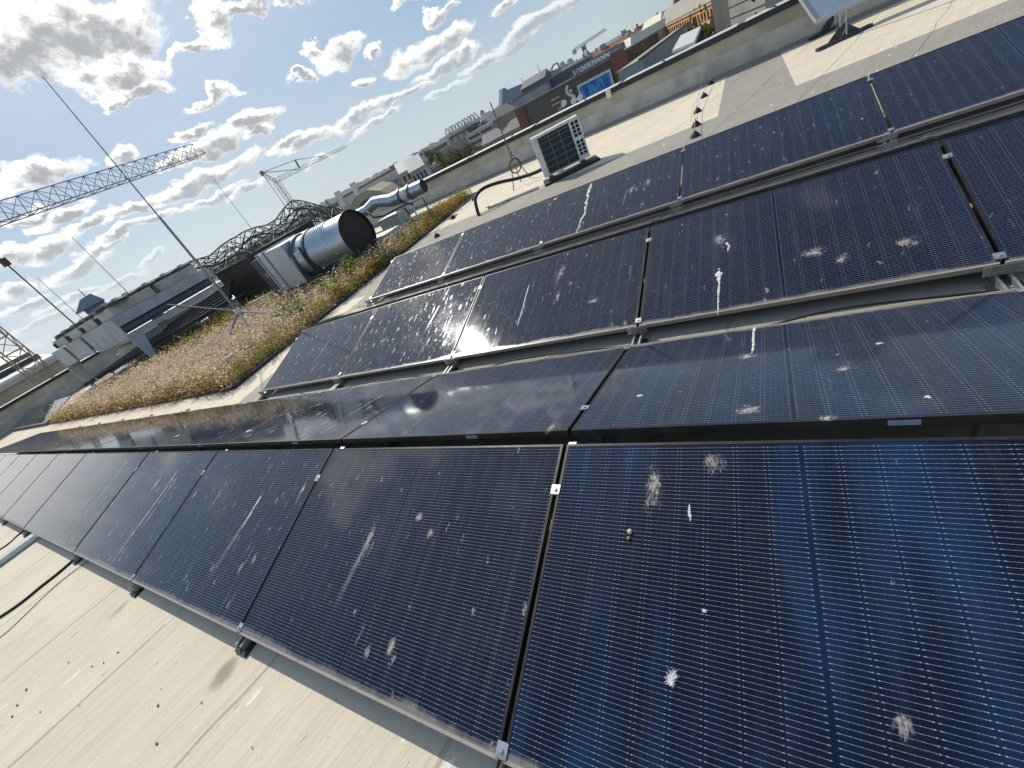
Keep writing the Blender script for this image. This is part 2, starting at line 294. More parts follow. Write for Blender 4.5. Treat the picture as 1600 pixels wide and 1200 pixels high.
# ------------------------------------------------------------------ mesh helpers
def link(o, parent=None):
    COL.objects.link(o)
    if parent is not None: o.parent = parent
    return o
class MB:
    def __init__(s): s.v = []; s.f = []; s.mi = []; s.cur = 0
    def add(s, vs, fs):
        o = len(s.v); s.v += [tuple(p) for p in vs]; s.f += [tuple(i+o for i in f) for f in fs]; s.mi += [s.cur]*len(fs); return s
    def box(s, a, b):
        (x0, y0, z0), (x1, y1, z1) = a, b
        vs = [(x0, y0, z0), (x1, y0, z0), (x1, y1, z0), (x0, y1, z0), (x0, y0, z1), (x1, y0, z1), (x1, y1, z1), (x0, y1, z1)]
        return s.add(vs, [(0, 3, 2, 1), (4, 5, 6, 7), (0, 1, 5, 4), (1, 2, 6, 5), (2, 3, 7, 6), (3, 0, 4, 7)])
    def bar(s, p, q, w, h=None, up=(0, 0, 1)):
        p = Vector(p); q = Vector(q); h = h or w; d = (q-p).normalized(); u = Vector(up)
        if abs(d.dot(u)) > .98: u = Vector((0, 1, 0))
        sx = d.cross(u).normalized(); sy = sx.cross(d).normalized()
        vs = []
        for c in (p, q):
            for i, j in ((-1, -1), (1, -1), (1, 1), (-1, 1)): vs.append(c+sx*(i*w/2)+sy*(j*h/2))
        return s.add(vs, [(0, 1, 2, 3), (7, 6, 5, 4), (0, 4, 5, 1), (1, 5, 6, 2), (2, 6, 7, 3), (3, 7, 4, 0)])
    def tube(s, pts, r, n=10, caps=True):
        pts = [Vector(p) for p in pts]; rs = r if isinstance(r, (list, tuple)) else [r]*len(pts)
        prev = None; rings = []; o = len(s.v); vs = []
        for i, p in enumerate(pts):
            d = (pts[min(i+1, len(pts)-1)]-pts[max(i-1, 0)]).normalized()
            if prev is None:
                u = Vector((0, 0, 1)) if abs(d.z) < .9 else Vector((1, 0, 0)); prev = (u-d*u.dot(d)).normalized()
            else: prev = (prev-d*prev.dot(d)).normalized()
            e = d.cross(prev)
            for k in range(n):
                a = 2*math.pi*k/n; vs.append(p+(prev*math.cos(a)+e*math.sin(a))*rs[i])
        fs = []
        for i in range(len(pts)-1):
            for k in range(n): fs.append((i*n+k, i*n+(k+1) % n, (i+1)*n+(k+1) % n, (i+1)*n+k))
        if caps: fs.append(tuple(range(n-1, -1, -1))); fs.append(tuple((len(pts)-1)*n+k for k in range(n)))
        return s.add(vs, fs)
    def prism(s, poly, z0, z1):          # poly in xy
        n = len(poly); vs = [(x, y, z0) for x, y in poly]+[(x, y, z1) for x, y in poly]
        return s.add(vs, [tuple(range(n-1, -1, -1)), tuple(range(n, 2*n))]+[(i, (i+1) % n, n+(i+1) % n, n+i) for i in range(n)])
    def slab(s, quad, th):               # quad of 3d points given thickness along its normal (downwards)
        q = [Vector(p) for p in quad]; nrm = (q[1]-q[0]).cross(q[-1]-q[0]).normalized(); n = len(q)
        vs = q+[p-nrm*th for p in q]
        return s.add(vs, [tuple(range(n)), tuple(range(2*n-1, n-1, -1))]+[(i, n+i, n+(i+1) % n, (i+1) % n) for i in range(n)])
    def mesh(s, name, mats, smooth=False):
        me = bpy.data.meshes.new(name); me.from_pydata([tuple(p) for p in s.v], [], s.f)
        for m_ in (mats if isinstance(mats, (list, tuple)) else [mats]): me.materials.append(m_)
        if any(s.mi): me.polygons.foreach_set('material_index', s.mi)
        if smooth: me.polygons.foreach_set('use_smooth', [True]*len(me.polygons))
        me.update(); return me
    def build(s, name, mats, parent=None, smooth=False, bevel=0.0, autos=False):
        o = link(bpy.data.objects.new(name, s.mesh(name, mats, smooth)), parent)
        if bevel:
            md = o.modifiers.new('bevel', 'BEVEL'); md.width = bevel; md.segments = 2; md.limit_method = 'ANGLE'
        if autos:
            me = o.data; me.polygons.foreach_set('use_smooth', [True]*len(me.polygons))
            if hasattr(me, 'set_sharp_from_angle'): me.set_sharp_from_angle(angle=R(40))
        return o
def tag(o, label=None, cat=None, group=None, kind=None):
    if label: o['label'] = label
    if cat: o['category'] = cat
    if group: o['group'] = group
    if kind: o['kind'] = kind
    return o
def empty(name, loc, label, cat, group=None, rz=0.0):
    o = bpy.data.objects.new(name, None); o.empty_display_size = .2; link(o); o.location = loc; o.rotation_euler = (0, 0, rz)
    return tag(o, label, cat, group)
def part(name, mesh, parent, loc=None):
    o = link(bpy.data.objects.new(name, mesh), parent)
    if loc is not None: o.location = loc
    return o
def loc_part(mb, name, mats, parent, **kw):
    """mesh given in world coordinates, parented to an unrotated thing"""
    L = Vector(parent.location); mb.v = [tuple(Vector(p)-L) for p in mb.v]
    return mb.build(name, mats, parent, **kw)
def arc(c, r, a0, a1, n, plane='xz'):
    out = []
    for i in range(n+1):
        a = R(a0+(a1-a0)*i/n); p = (math.cos(a)*r, math.sin(a)*r)
        out.append((c[0]+p[0], c[1], c[2]+p[1]) if plane == 'xz' else (c[0], c[1]+p[0], c[2]+p[1]) if plane == 'yz' else (c[0]+p[0], c[1]+p[1], c[2]))
    return out

#SECTION roof
# ------------------------------------------------------------------ the setting
GZ = -22.0
def structure(o): o['kind'] = 'structure'; return o
def wall_y(x): return 13.95-.135*x
M_ground = mat('city_ground', (.10, .105, .085), .9, 0, .5, .02, col2=(.16, .15, .13), cs=.01)
structure(MB().add([(-3590, -3590, GZ), (3590, -3590, GZ), (3590, 3590, GZ), (-3590, 3590, GZ)], [(0, 1, 2, 3)]).build('ground', M_ground))
rb = MB(); nx, ny = 60, 44; X0, X1, Y0 = -29.0, 12.0, -9.0
vs = []; fs = []
for j in range(ny+1):
    for i in range(nx+1):
        x = X0+(X1-X0)*i/nx; y1 = wall_y(x)+.2; vs.append((x, Y0+(y1-Y0)*j/ny, 0))
for j in range(ny):
    for i in range(nx): a = j*(nx+1)+i; fs.append((a, a+1, a+nx+2, a+nx+1))
rb.add(vs, fs)
structure(rb.build('roof', M_roof))
mbw = MB().prism([(X0+.05, Y0), (X1, Y0), (X1, wall_y(X1)+.3), (X0+.05, wall_y(X0)+.3)], GZ, -.25)
tag(mbw.build('building', M_conc), 'plain grey building body under the flat roof', 'building')

# low parapet along the far edge and along the left edge
def parapet(name, label, P0, P1, hgt, inward):
    t = empty(name, P0, label, 'wall'); d = (Vector(P1)-Vector(P0)); n = Vector(inward).normalized()
    P0 = Vector(P0); P1 = Vector(P1); Z = Vector((0, 0, 1))
    def strip(a_in, a_out, z0, z1): return MB().add([P0+n*a_in+Z*z0, P1+n*a_in+Z*z0, P1+n*a_out+Z*z0, P0+n*a_out+Z*z0, P0+n*a_in+Z*z1, P1+n*a_in+Z*z1, P1+n*a_out+Z*z1, P0+n*a_out+Z*z1],
                                                     [(0, 3, 2, 1), (4, 5, 6, 7), (0, 1, 5, 4), (1, 2, 6, 5), (2, 3, 7, 6), (3, 0, 4, 7)])
    loc_part(strip(.012, -.35, 0, hgt*.54), 'lower_wall', M_conc, t); loc_part(strip(0, -.35, hgt*.54, hgt-.14), 'upper_wall', M_concU, t)
    fl = MB(); fl.add([P0+n*.09, P1+n*.09, P1+n*.014+Z*.09, P0+n*.014+Z*.09], [(0, 1, 2, 3)]); loc_part(fl, 'flashing', M_concF, t)
    loc_part(strip(.05, -.40, hgt-.14, hgt-.012), 'coping', M_coping, t)
    L = d.length; e = d.normalized(); k = 0; tops = MB(); seg = 3.0; s0 = .4
    while s0 < L:
        s1 = min(s0+seg-.16, L); a = P0+e*s0; b = P0+e*s1
        tops.add([a+n*.045+Z*(hgt-.011), b+n*.045+Z*(hgt-.011), b-n*.39+Z*(hgt+.012), a-n*.39+Z*(hgt+.012)], [(0, 1, 2, 3)])
        s0 += seg
    loc_part(tops, 'coping_sheet', M_cope2, t)
    return t
M_concF = mat('flashing_felt', (.24, .23, .21), .85, 0, .25, 4, .3, 20)
M_cope2 = mat('pale_coping_sheet', (.60, .59, .54), .5, .25, .12, 3)
nb = Vector((-.135, -1, 0)).normalized()
parapet('parapet_wall', 'long grey concrete parapet with dark metal coping along the far roof edge', (12, wall_y(12), 0), (-29, wall_y(-29), 0), .90, nb)
parapet('parapet_wall', 'short shaded parapet with black and white coping at the left end of the roof', (-29, wall_y(-29), 0), (-29, -9, 0), 1.04, (1, 0, 0))

#SECTION panels
# ------------------------------------------------------------------ solar array
TILT = 0.26361983; c_, s_ = PW*math.cos(TILT), PW*math.sin(TILT)
PITCHX = 1.782; ZL = .10
yA = .1105; rA = yA+c_; rB = rA+.0887; lB = rB+c_; yC = lB+.2358; rC = yC+c_; rC2 = rC+.0887; lC2 = rC2+c_; yD = 5.132; rD = yD+c_
def frame_mesh(L):
    m_ = MB(); w = .011; t0, t1 = -.033, 0.0
    m_.box((0, 0, t0), (L, w, t1)).box((0, PW-w, t0), (L, PW, t1)).box((0, w, t0), (w, PW-w, t1)).box((L-w, w, t0), (L, PW-w, t1))
    m_.box((w, w, t0), (L-w, w+.02, t0+.002)).box((w, PW-w-.02, t0), (L-w, PW-w, t0+.002))
    return m_.mesh('frame', M_frame)
def glass_mesh(L):
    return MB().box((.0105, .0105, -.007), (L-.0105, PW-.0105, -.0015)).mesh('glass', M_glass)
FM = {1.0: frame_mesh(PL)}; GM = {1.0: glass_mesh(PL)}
def smear_material():
    mt = bpy.data.materials.new('dropping_film'); mt.use_nodes = True; t = NT(mt.node_tree); b = t.n['Principled BSDF']
    tc = t.new('ShaderNodeTexCoord'); G = tc.outputs['Generated']; P = tc.outputs['Object']
    d = t.v('LENGTH', t.v('MULTIPLY', t.v('SUBTRACT', G, (.5, .5, .5)), (2, 2, 0)), out=1)
    off = t.new('ShaderNodeObjectInfo').outputs['Random']; Q = t.v('ADD', P, t.comb(t.m('MULTIPLY', off, 9.0), t.m('MULTIPLY', off, 31.0), 0))
    n1 = t.noise(t.v('MULTIPLY', Q, (1.7, .6, 1)), 80, 5, .75); n2 = t.noise(Q, 24, 3, .6)
    a = t.m('ADD', t.m('SUBTRACT', .42, t.m('MULTIPLY', d, .62)), t.m('ADD', t.m('MULTIPLY', t.m('SUBTRACT', n1, .5), 1.6), t.m('MULTIPLY', t.m('SUBTRACT', n2, .5), 1.1)))
    a = t.m('MULTIPLY', t.mr(a, -.05, .62), t.mr(d, .7, 1.0, .80, 0))
    t.l.new(t.mix(t.noise(Q, 40, 3), (.68, .67, .62, 1), (.46, .41, .32, 1)), b.inputs['Base Color']); b.inputs['Roughness'].default_value = .85; b.inputs['Specular IOR Level'].default_value = .15
    tr = t.new('ShaderNodeBsdfTransparent'); mx = t.new('ShaderNodeMixShader'); t.l.new(a, mx.inputs[0]); t.l.new(tr.outputs[0], mx.inputs[1]); t.l.new(b.outputs[0], mx.inputs[2]); t.l.new(mx.outputs[0], t.n['Material Output'].inputs[0])
    return mt
M_film = smear_material()
def splat_mesh(pts, rough=.25, th=.003, seed=1):
    """pts: (x, y, rx, ry) blobs -> low irregular crusts"""
    rr = random.Random(seed); mb = MB()
    for (x, y, rx, ry) in pts:
        n = 14; ring = []; 
        for k in range(n):
            a = 2*math.pi*k/n; q = 1+rr.uniform(-rough, rough)*1.4; ring.append((x+math.cos(a)*rx*q, y+math.sin(a)*ry*q))
        vs = [(p[0], p[1], -.0012) for p in ring]+[(x+(p[0]-x)*.7, y+(p[1]-y)*.7, th*rr.uniform(.5, 1)) for p in ring]+[(x, y, th)]
        mb.add(vs, [(k, (k+1) % n, n+(k+1) % n, n+k) for k in range(n)]+[(n+k, n+(k+1) % n, 2*n) for k in range(n)])
    return mb
PROWS = {'front': (yA, 0), 'back': (lB, math.pi), 'mid': (yC, 0), 'midback': (lC2, math.pi), 'top': (yD, 0)}
def panel(xc, row, label, soil, scale=1.0, yoff=None):
    """xc = x of the panel's middle"""
    y0, rz = PROWS[row] if yoff is None else yoff
    L = PL*scale
    if scale not in FM: FM[scale] = frame_mesh(L); GM[scale] = glass_mesh(L)
    x = xc-L/2 if rz == 0 else xc+L/2
    o = bpy.data.objects.new('solar_panel', None); o.empty_display_size = .2; link(o); o.location = (x, y0, ZL); o.rotation_euler = (TILT, 0, rz)
    tag(o, label, 'solar panel', 'solar panels of the roof array')
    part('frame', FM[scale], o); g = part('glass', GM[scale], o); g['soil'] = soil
    return o
XS = {'front': -.890, 'back': -.898, 'mid': -.881, 'midback': -.875, 'top': -.848}
ORD = ['', 'second', 'third', 'fourth', 'fifth', 'sixth', 'seventh', 'eighth', 'ninth', 'tenth', 'eleventh']
def xc_of(row, k): return XS[row]-(k-.5)*PITCHX     # panel k lies between seams k-1 and k ; k=0 is right of seam 0
LONG = 1.48; EXTRA = PITCHX*.48
PAN = {}
FR_L = {0: 'large front panel at the bottom right with a white feather and a scuffed dropping patch', 1: 'front panel with shiny silver wires and a long pale smear, left of the feathered one',
        2: 'front panel with blue streaks, third from the right in the front row', 3: 'front panel with two long thin white runs, fourth from the right in the front row',
        4: 'extra long front panel mirroring pale streaks, fifth from the right in the front row'}
SOIL_F = {0: .10, 1: .42, 2: .62, 3: .68, 4: .7}
for k in range(0, 11):
    sc_k = LONG if k == 4 else 1.0
    x = xc_of('front', k) - (EXTRA/2 if k == 4 else EXTRA if k > 4 else 0)
    lab = FR_L.get(k, '%s panel from the right in the front row, mirroring bright sky towards the left edge' % (ORD[k] if k < 10 else 'last'))
    PAN['front', k] = panel(x, 'front', lab, SOIL_F.get(k, .55), sc_k)
BK_L = {-1: 'panel cut off by the right edge just behind the front ridge', 0: 'wide dark panel behind the front ridge with a white run at its far edge', 1: 'panel behind the front ridge with a dark duct reflection in it',
        2: 'panel behind the front ridge crowded with yellowish white droppings', 3: 'panel behind the front ridge with a square white reflection'}
SOIL_B = {-1: .3, 0: .26, 1: .3, 2: .85, 3: .7}
for k in range(-1, 11):
    sc_k = LONG if k == 4 else 1.0
    x = xc_of('back', k) - (EXTRA/2 if k == 4 else EXTRA if k > 4 else 0)
    lab = BK_L.get(k, '%s panel from the dropping-covered one, counted leftwards behind the front ridge' % ORD[k-2] if k > 3 else '')
    PAN['back', k] = panel(x, 'back', lab, SOIL_B.get(k, .5), sc_k)
MD_L = {-1: 'middle row panel cut off by the right edge, under the white clamp', 0: 'wide middle row panel with one thick white run ending at its low edge', 1: 'middle row panel catching the sun glare at its lower left corner',
        2: 'middle row panel densely spattered with white droppings', 3: 'leftmost panel of the middle row, beside the flower bed'}
for k in range(-1, 4): PAN['mid', k] = panel(xc_of('mid', k), 'mid', MD_L[k], {-1: .32, 0: .36, 1: .55, 2: 1.0, 3: .85}[k])
M2_L = {-1: 'sliver of a rear facing panel behind the middle ridge at the right edge', 0: 'rear facing panel sliver behind the middle ridge above the thick white run', 1: 'rear facing panel sliver behind the middle ridge above the sun glare',
        2: 'rear facing panel sliver behind the spattered middle row panel', 3: 'leftmost rear facing panel sliver behind the middle ridge'}
for k in range(-1, 4): PAN['midback', k] = panel(xc_of('midback', k), 'midback', M2_L[k], .5)
TP_L = {-1: 'farthest row panel at the upper right corner of the array', 0: 'farthest row panel right of the black wire holders, with pale smudges', 1: 'farthest row panel below the air conditioner with a long zigzag white run',
        2: 'farthest row panel with many small white splats, left of the zigzag run', 3: 'leftmost panel of the farthest row with the dark round duct reflection'}
for k in range(-1, 4): PAN['top', k] = panel(xc_of('top', k), 'top', TP_L[k], {-1: .32, 0: .45, 1: .6, 2: .95, 3: .9}[k])
# four more panels far left beside the bed
for k in range(4):
    o = panel(-22.5-k*1.79, 'front', ['nearest', 'second', 'third', 'farthest'][k]+' of the four small panels in the shade beside the left parapet', .5, 1.0, (2.95, 0))
    o.location.z = .12
M_lab = mat('label_plate', (.26, .33, .38), .5, 0, .1, 9)
for k in range(-1, 5):
    MB().box((.55, PW+.0006, -.027), (.63, PW+.002, -.008)).build('type_label', M_lab, PAN['back', k])
# individual droppings: (panel, world x, slope y, list of blobs rel.)
def comps(bl):
    n = len(bl); par = list(range(n))
    def f(i):
        while par[i] != i: i = par[i]
        return i
    for i in range(n):
        for j in range(i):
            a, b = bl[i], bl[j]
            if abs(a[0]-b[0]) < (a[2]+b[2])*.8 and abs(a[1]-b[1]) < (a[3]+b[3])*.8: par[f(i)] = f(j)
    g = {}
    for i in range(n): g.setdefault(f(i), []).append(bl[i])
    return list(g.values())
def drop(key, wx, sy, blobs, th=.003, name='dropping', m_=None):
    P = PAN[key]; rz = PROWS[key[0]][1]
    lx = wx-P.location.x if rz == 0 else P.location.x-wx
    ly = sy if rz == 0 else -sy
    # sy for back rows is measured from the low edge going towards the camera as a negative number
    cs_ = comps(blobs)
    if 1 < len(cs_) < 6 and len(blobs) < 8:
        for c in cs_: drop(key, wx, sy, c, th, name, m_)
        return
    if len(blobs) >= 8 and not getattr(blobs, 'is_run', False):
        xs_ = [b[0] for b in blobs]; ys_ = [b[1] for b in blobs]; cx, cy = sum(xs_)/len(xs_), sum(ys_)/len(ys_)
        rx = 2.1*(sum((q-cx)**2 for q in xs_)/len(xs_))**.5+.010; ry = 2.1*(sum((q-cy)**2 for q in ys_)/len(ys_))**.5+.012
        pts = [(lx+cx+math.cos(2*math.pi*k/20)*rx, ly+cy+math.sin(2*math.pi*k/20)*ry, .0006) for k in range(20)]
        return MB().add(pts+[(p[0], p[1], -.0014) for p in pts], [tuple(range(20))]+[(k, 20+k, 20+(k+1) % 20, (k+1) % 20) for k in range(20)]).build(name, M_film, P)
    mb = splat_mesh([(lx+b[0], ly+b[1], b[2], b[3]) for b in blobs], seed=hash((wx*1000)//1) % 999, th=th*.35)
    return mb.build(name, m_ or M_drop, P, smooth=False)
rr = random.Random(3)
def scatter(n, w, h, r0, r1, el=1.0): return [(rr.gauss(0, w), rr.gauss(0, h), q, q*el) for q in [rr.uniform(r0, r1) for _ in range(n)]]
class Run(list): is_run = True
def run(L, wob, r, n=9): 
    out = Run(); x = 0; n = max(n, int(L/.03))
    for i in range(n): x += rr.uniform(-wob, wob); out.append((x, -L*i/(n-1), r*(1-.5*i/n)*rr.uniform(.6, 1.25), L/(n-1)*1.05))
    return out
drop(('front', 0), -.475, .93, scatter(85, .016, .062, .0015, .0055, 1.3), .002)
drop(('front', 0), -.345, .86, [(0, 0, .0045, .022), (.004, -.022, .004, .014)], .003)
drop(('front', 0), -.27, 1.045, scatter(26, .020, .022, .0012, .004), .0015)
drop(('front', 0), .137, .385, scatter(22, .012, .014, .002, .006), .004)
drop(('front', 0), -.293, .547, [(0, 0, .007, .006)], .004);
drop(('front', 1), -1.93, .58, scatter(40, .014, .07, .001, .004, 2), .0015)
drop(('front', 1), -1.63, .735, scatter(14, .012, .02, .002, .007, 1.6), .003); drop(('front', 1), -1.515, .66, scatter(16, .012, .018, .001, .004), .002)
drop(('front', 1), -1.642, .12, scatter(12, .006, .025, .002, .006, 2), .003); drop(('front', 1), -1.515, .18, scatter(16, .010, .02, .002, .006, 1.5), .003)
drop(('mid', 0), -.352, .355, Run([(0, .005, .020, .022), (-.012, 0, .013, .014)]+run(.345, .003, .009)), .005); drop(('mid', 0), -.35, .41, [(0, 0, .010, .007)], .004)
drop(('mid', 0), -.335, .72, scatter(22, .022, .035, .002, .008), .003); drop(('mid', 0), -.295, .66, run(.07, .01, .006, 5), .003)
drop(('mid', 0), .182, .365, scatter(14, .035, .03, .003, .012), .004); drop(('mid', 0), .31, .26, scatter(10, .03, .02, .003, .011), .005); drop(('mid', 0), .62, .29, scatter(9, .04, .02, .003, .010), .005)
drop(('mid', 1), -1.676, .82, scatter(30, .020, .045, .002, .009, 1.6), .003); drop(('mid', 1), -2.00, .76, run(.47, .006, .008), .003); drop(('mid', 1), -1.63, .50, scatter(18, .012, .05, .002, .008, 1.6), .003); drop(('mid', 1), -1.27, .37, scatter(10, .025, .02, .003, .010), .005)
drop(('back', 0), -.155, -.03, Run([(-b[0], b[1]*-1, b[2], b[3]) for b in run(.36, .004, .009)]), .004)
drop(('back', 0), -.175, -.455, scatter(12, .022, .02, .004, .012), .005)
drop(('back', 0), -.158, -1.02, scatter(60, .024, .022, .0015, .006), .002); drop(('back', 0), .083, -1.115, scatter(10, .016, .012, .005, .012), .007)
drop(('back', 0), .172, -.715, scatter(10, .028, .012, .003, .012), .003); drop(('back', 0), .33, -.475, [(0, 0, .012, .010)], .004); drop(('back', 0), .367, -1.0, [(0, 0, .010, .008)], .004); drop(('back', 0), -.636, -.81, [(0, 0, .014, .012)], .004)
drop(('back', 1), -1.01, -1.10, scatter(40, .014, .03, .002, .006, 1.6), .003)
drop(('top', 1), -2.085, 1.06, run(1.02, .02, .016, 13), .003); drop(('top', 1), -1.455, .55, scatter(20, .02, .05, .003, .010, 1.6), .003); drop(('top', 1), -1.25, .6, scatter(14, .03, .05, .003, .009), .003)
def smear(key, wx, sy, L):
    P = PAN[key]; g = [c for c in P.children if c.name.startswith('glass')][0]; rz = PROWS[key[0]][1]
    g['smear_x'] = wx-P.location.x if rz == 0 else P.location.x-wx; g['smear_y'] = sy if rz == 0 else -sy; g['smear_l'] = L
smear(('front', 1), -1.935, .63, .42); smear(('front', 2), -3.25, .80, .7); smear(('front', 3), -5.02, .86, .9); smear(('front', 4), -7.0, .95, .98); smear(('mid', 1), -1.68, .86, .22); smear(('mid', 2), -3.2, .85, .5); smear(('top', 1), -1.5, .62, .4); smear(('mid', 3), -5.2, .8, .6); smear(('back', 2), -3.1, -.75, .5)
drop(('front', 3), -5.05, .90, run(.85, .004, .007, 12), .003); drop(('front', 3), -4.95, .86, run(.45, .004, .005, 9), .003); drop(('front', 3), -5.35, .78, scatter(14, .02, .06, .003, .010, 2), .003); drop(('front', 4), -6.75, .98, run(.95, .006, .008, 12), .003); drop(('front', 2), -3.25, .72, run(.16, .004, .010, 6), .003); drop(('front', 2), -2.78, .82, scatter(12, .008, .05, .003, .009, 2), .003); drop(('front', 2), -3.9, .7, scatter(12, .008, .06, .003, .008, 2), .003)
# feather and pebble lying on the front panel
def on_panel(key, wx, sy, up=0.0):
    P = PAN[key]; return Vector((wx, P.location.y+sy*math.cos(TILT)-up*math.sin(TILT), ZL+sy*math.sin(TILT)+up*math.cos(TILT)))
def feather():
    o = empty('feather', on_panel(('front', 0), -.378, .35, .001), 'small fluffy white feather stuck on the front glass', 'feather'); o.rotation_euler = (TILT, 0, 0)
    M_f = mat('white_feather', (.80, .79, .77), .8, 0, .1, 40)
    mb = MB(); r2 = random.Random(5)
    mb.tube([(-.008, -.018, .002), (0, 0, .005), (.006, .016, .008)], [.0012, .001, .0005], 5); mb.build('quill', M_f, o)
    mb = MB()
    for i in range(120):
        s = r2.uniform(-1, 1); a = r2.uniform(0, 6.28); b = Vector((.006*s+r2.gauss(0, .003), .012*s+r2.gauss(0, .004), .003)); L = r2.uniform(.008, .020)
        e = b+Vector((math.cos(a)*L, math.sin(a)*L+.004, r2.uniform(.001, .010))); w = Vector((-math.sin(a), math.cos(a), 0))*.0009
        mb.add([b-w, b+w, e], [(0, 1, 2)])
    mb.build('barbs', M_f, o)
feather()
def rock(name, loc, r, label, m_, sq=(1, 1, .7), cat='pebble', group=None):
    mb = MB(); r2 = random.Random(int(abs(loc[0])*977)+5); n, k = 8, 5; vs = []
    for j in range(1, k):
        for i in range(n):
            th = math.pi*j/k; ph = 2*math.pi*i/n; q = r*(1+r2.uniform(-.2, .2)); vs.append((q*sq[0]*math.sin(th)*math.cos(ph), q*sq[1]*math.sin(th)*math.sin(ph), q*sq[2]*math.cos(th)))
    vs += [(0, 0, r*sq[2]), (0, 0, -r*sq[2])]; fs = []
    for j in range(k-2):
        for i in range(n): fs.append((j*n+i, (j+1)*n+i, (j+1)*n+(i+1) % n, j*n+(i+1) % n))
    for i in range(n): fs.append((i, (i+1) % n, (k-1)*n)); fs.append(((k-2)*n+(i+1) % n, (k-2)*n+i, (k-1)*n+1))
    o = mb.add(vs, fs).build(name, m_, None, smooth=True); o.location = loc
    return tag(o, label, cat, group)
M_peb = mat('pebble', (.52, .44, .31), .6, 0, .3, 80)
rock('pebble', on_panel(('front', 0), -.548, .765, .007), .0105, 'round beige pebble resting on the front glass', M_peb)
rock('pebble', on_panel(('front', 0), -.550, .742, .005), .007, 'smaller brown pebble touching the beige one on the front glass', mat('brown_pebble', (.30, .19, .10), .6, 0, .3, 80))

# ---- mounting rails: one base rail under each seam, with feet, brackets and clamps
clampM = MB().box((-.021, -.022, .0005), (.021, .022, .0035)).box((-.0065, -.022, -.028), (.0065, .022, .0003)).tube([(0, 0, .0035), (0, 0, .009)], .0065, 8).mesh('clamp', M_alu)
def slope_pt(row, s, up=0.0):
    y0, rz = PROWS[row]; sg = 1 if rz == 0 else -1
    return y0+sg*(s*math.cos(TILT)-up*math.sin(TILT)), ZL+s*math.sin(TILT)+up*math.cos(TILT)
for n_, k in enumerate(range(-1, 9)):
    xs = -.885-k*PITCHX-(EXTRA if k > 3 else 0)
    far = k <= 3
    y1 = lB+.10 if not far else yD+.55
    LB = {-1: 'mounting rail at the right edge of the picture', 0: 'mounting rail under the widest black gap, through all rows', 1: 'mounting rail whose stub sticks out on a black pad beside the dark stain', 2: 'mounting rail with a short stub, left of the stained one',
          3: 'mounting rail under the leftmost ends of the far rows'}
    t = empty('mounting_rail', (xs, 0, 0), LB.get(k, '%s mounting rail from the stained stub, counted leftwards' % ORD[k-1]), 'rail', 'mounting rails of the solar array')
    m_ = MB()
    for sx in (-.030, .018): m_.box((sx, yA-.045, .014), (sx+.012, y1, .052))
    m_.box((-.0179, yA-.04, .0142), (.0179, y1-.01, .019)); m_.build('base_rail', M_alu, t)
    pads = [yA-.02, rA+.04, lB+.10]+([rC+.04, yD-.06] if far else [])
    for py in pads: MB().box((-.06, py-.05, .001), (.06, py+.09, .0138)).build('rubber_pad', M_black, t)
    posts = [(rA+.044, s_+ZL-.045)]+([(rC+.044, s_+ZL-.045), (rD+.03, s_+ZL-.045)] if far else [])
    for py, pz in posts: MB().box((-.02, py-.012, .053), (.02, py+.012, pz)).build('ridge_post', M_alu, t)
    if far:
        for yy in (yC, yD):
            MB().box((-.07, yy-.030, .055), (.07, yy-.026, .108)).box((-.05, yy-.0255, .053), (.05, yy+.05, .056)).build('bracket', M_alu, t)
    for (row, ss) in (('front', (.028, .915)), ('back', (.05, .908)), ('mid', (.052, .953)), ('midback', (.05, .9)), ('top', (.05, 1.03))):
        if not far and row in ('mid', 'midback', 'top'): continue
        if k == 3 and row in ('mid', 'midback', 'top'): pass
        xr = XS[row]-k*PITCHX-(EXTRA if k > 3 else 0)
        for s in ss:
            yy, zz = slope_pt(row, s); o = part('clamp', clampM, t, (xr-xs, yy, zz)); o.rotation_euler = (TILT if PROWS[row][1] == 0 else -TILT, 0, 0)

#SECTION roofthings
# stain below the stub, litter and cables on the near roof
def flat_leaf(loc, L, ang, label, group):
    mb = MB(); w = L*.3
    mb.add([(-L/2, 0, .002), (-L*.2, w, .006), (L*.2, w*.8, .004), (L/2, 0, .009), (L*.2, -w*.8, .003), (-L*.2, -w, .002), (0, 0, .010)],
           [(0, 6, 1), (1, 6, 2), (2, 6, 3), (3, 6, 4), (4, 6, 5), (5, 6, 0)])
    o = mb.build('dry_leaf', mat('dry_leaf', (.06, .045, .03), .8, 0, .4, 30)); o.location = loc; o.rotation_euler = (0, 0, ang); return tag(o, label, 'leaf', group)
for (u, v, L) in [(125, 1103, .022), (246, 1162, .032), (248, 1103, .030), (108, 1035, .030), (185, 1020, .026), (163, 1036, .022), (145, 1042, .02), (42, 1078, .035), (28, 1102, .04), (20, 1120, .03), (64, 1113, .018), (316, 1098, .022), (395, 1168, .018), (253, 1077, .01)]:
    flat_leaf(atz(u, v, .001), L*.65, rr.uniform(0, 3), 'small dark withered leaf scrap lying on the pale roof near the front panels', 'leaf scraps on the near roof')
st = MB(); P = atz(372, 1012)
M_stain = mat('rust_stain', (.13, .10, .06), .9, 0, .4, 12)
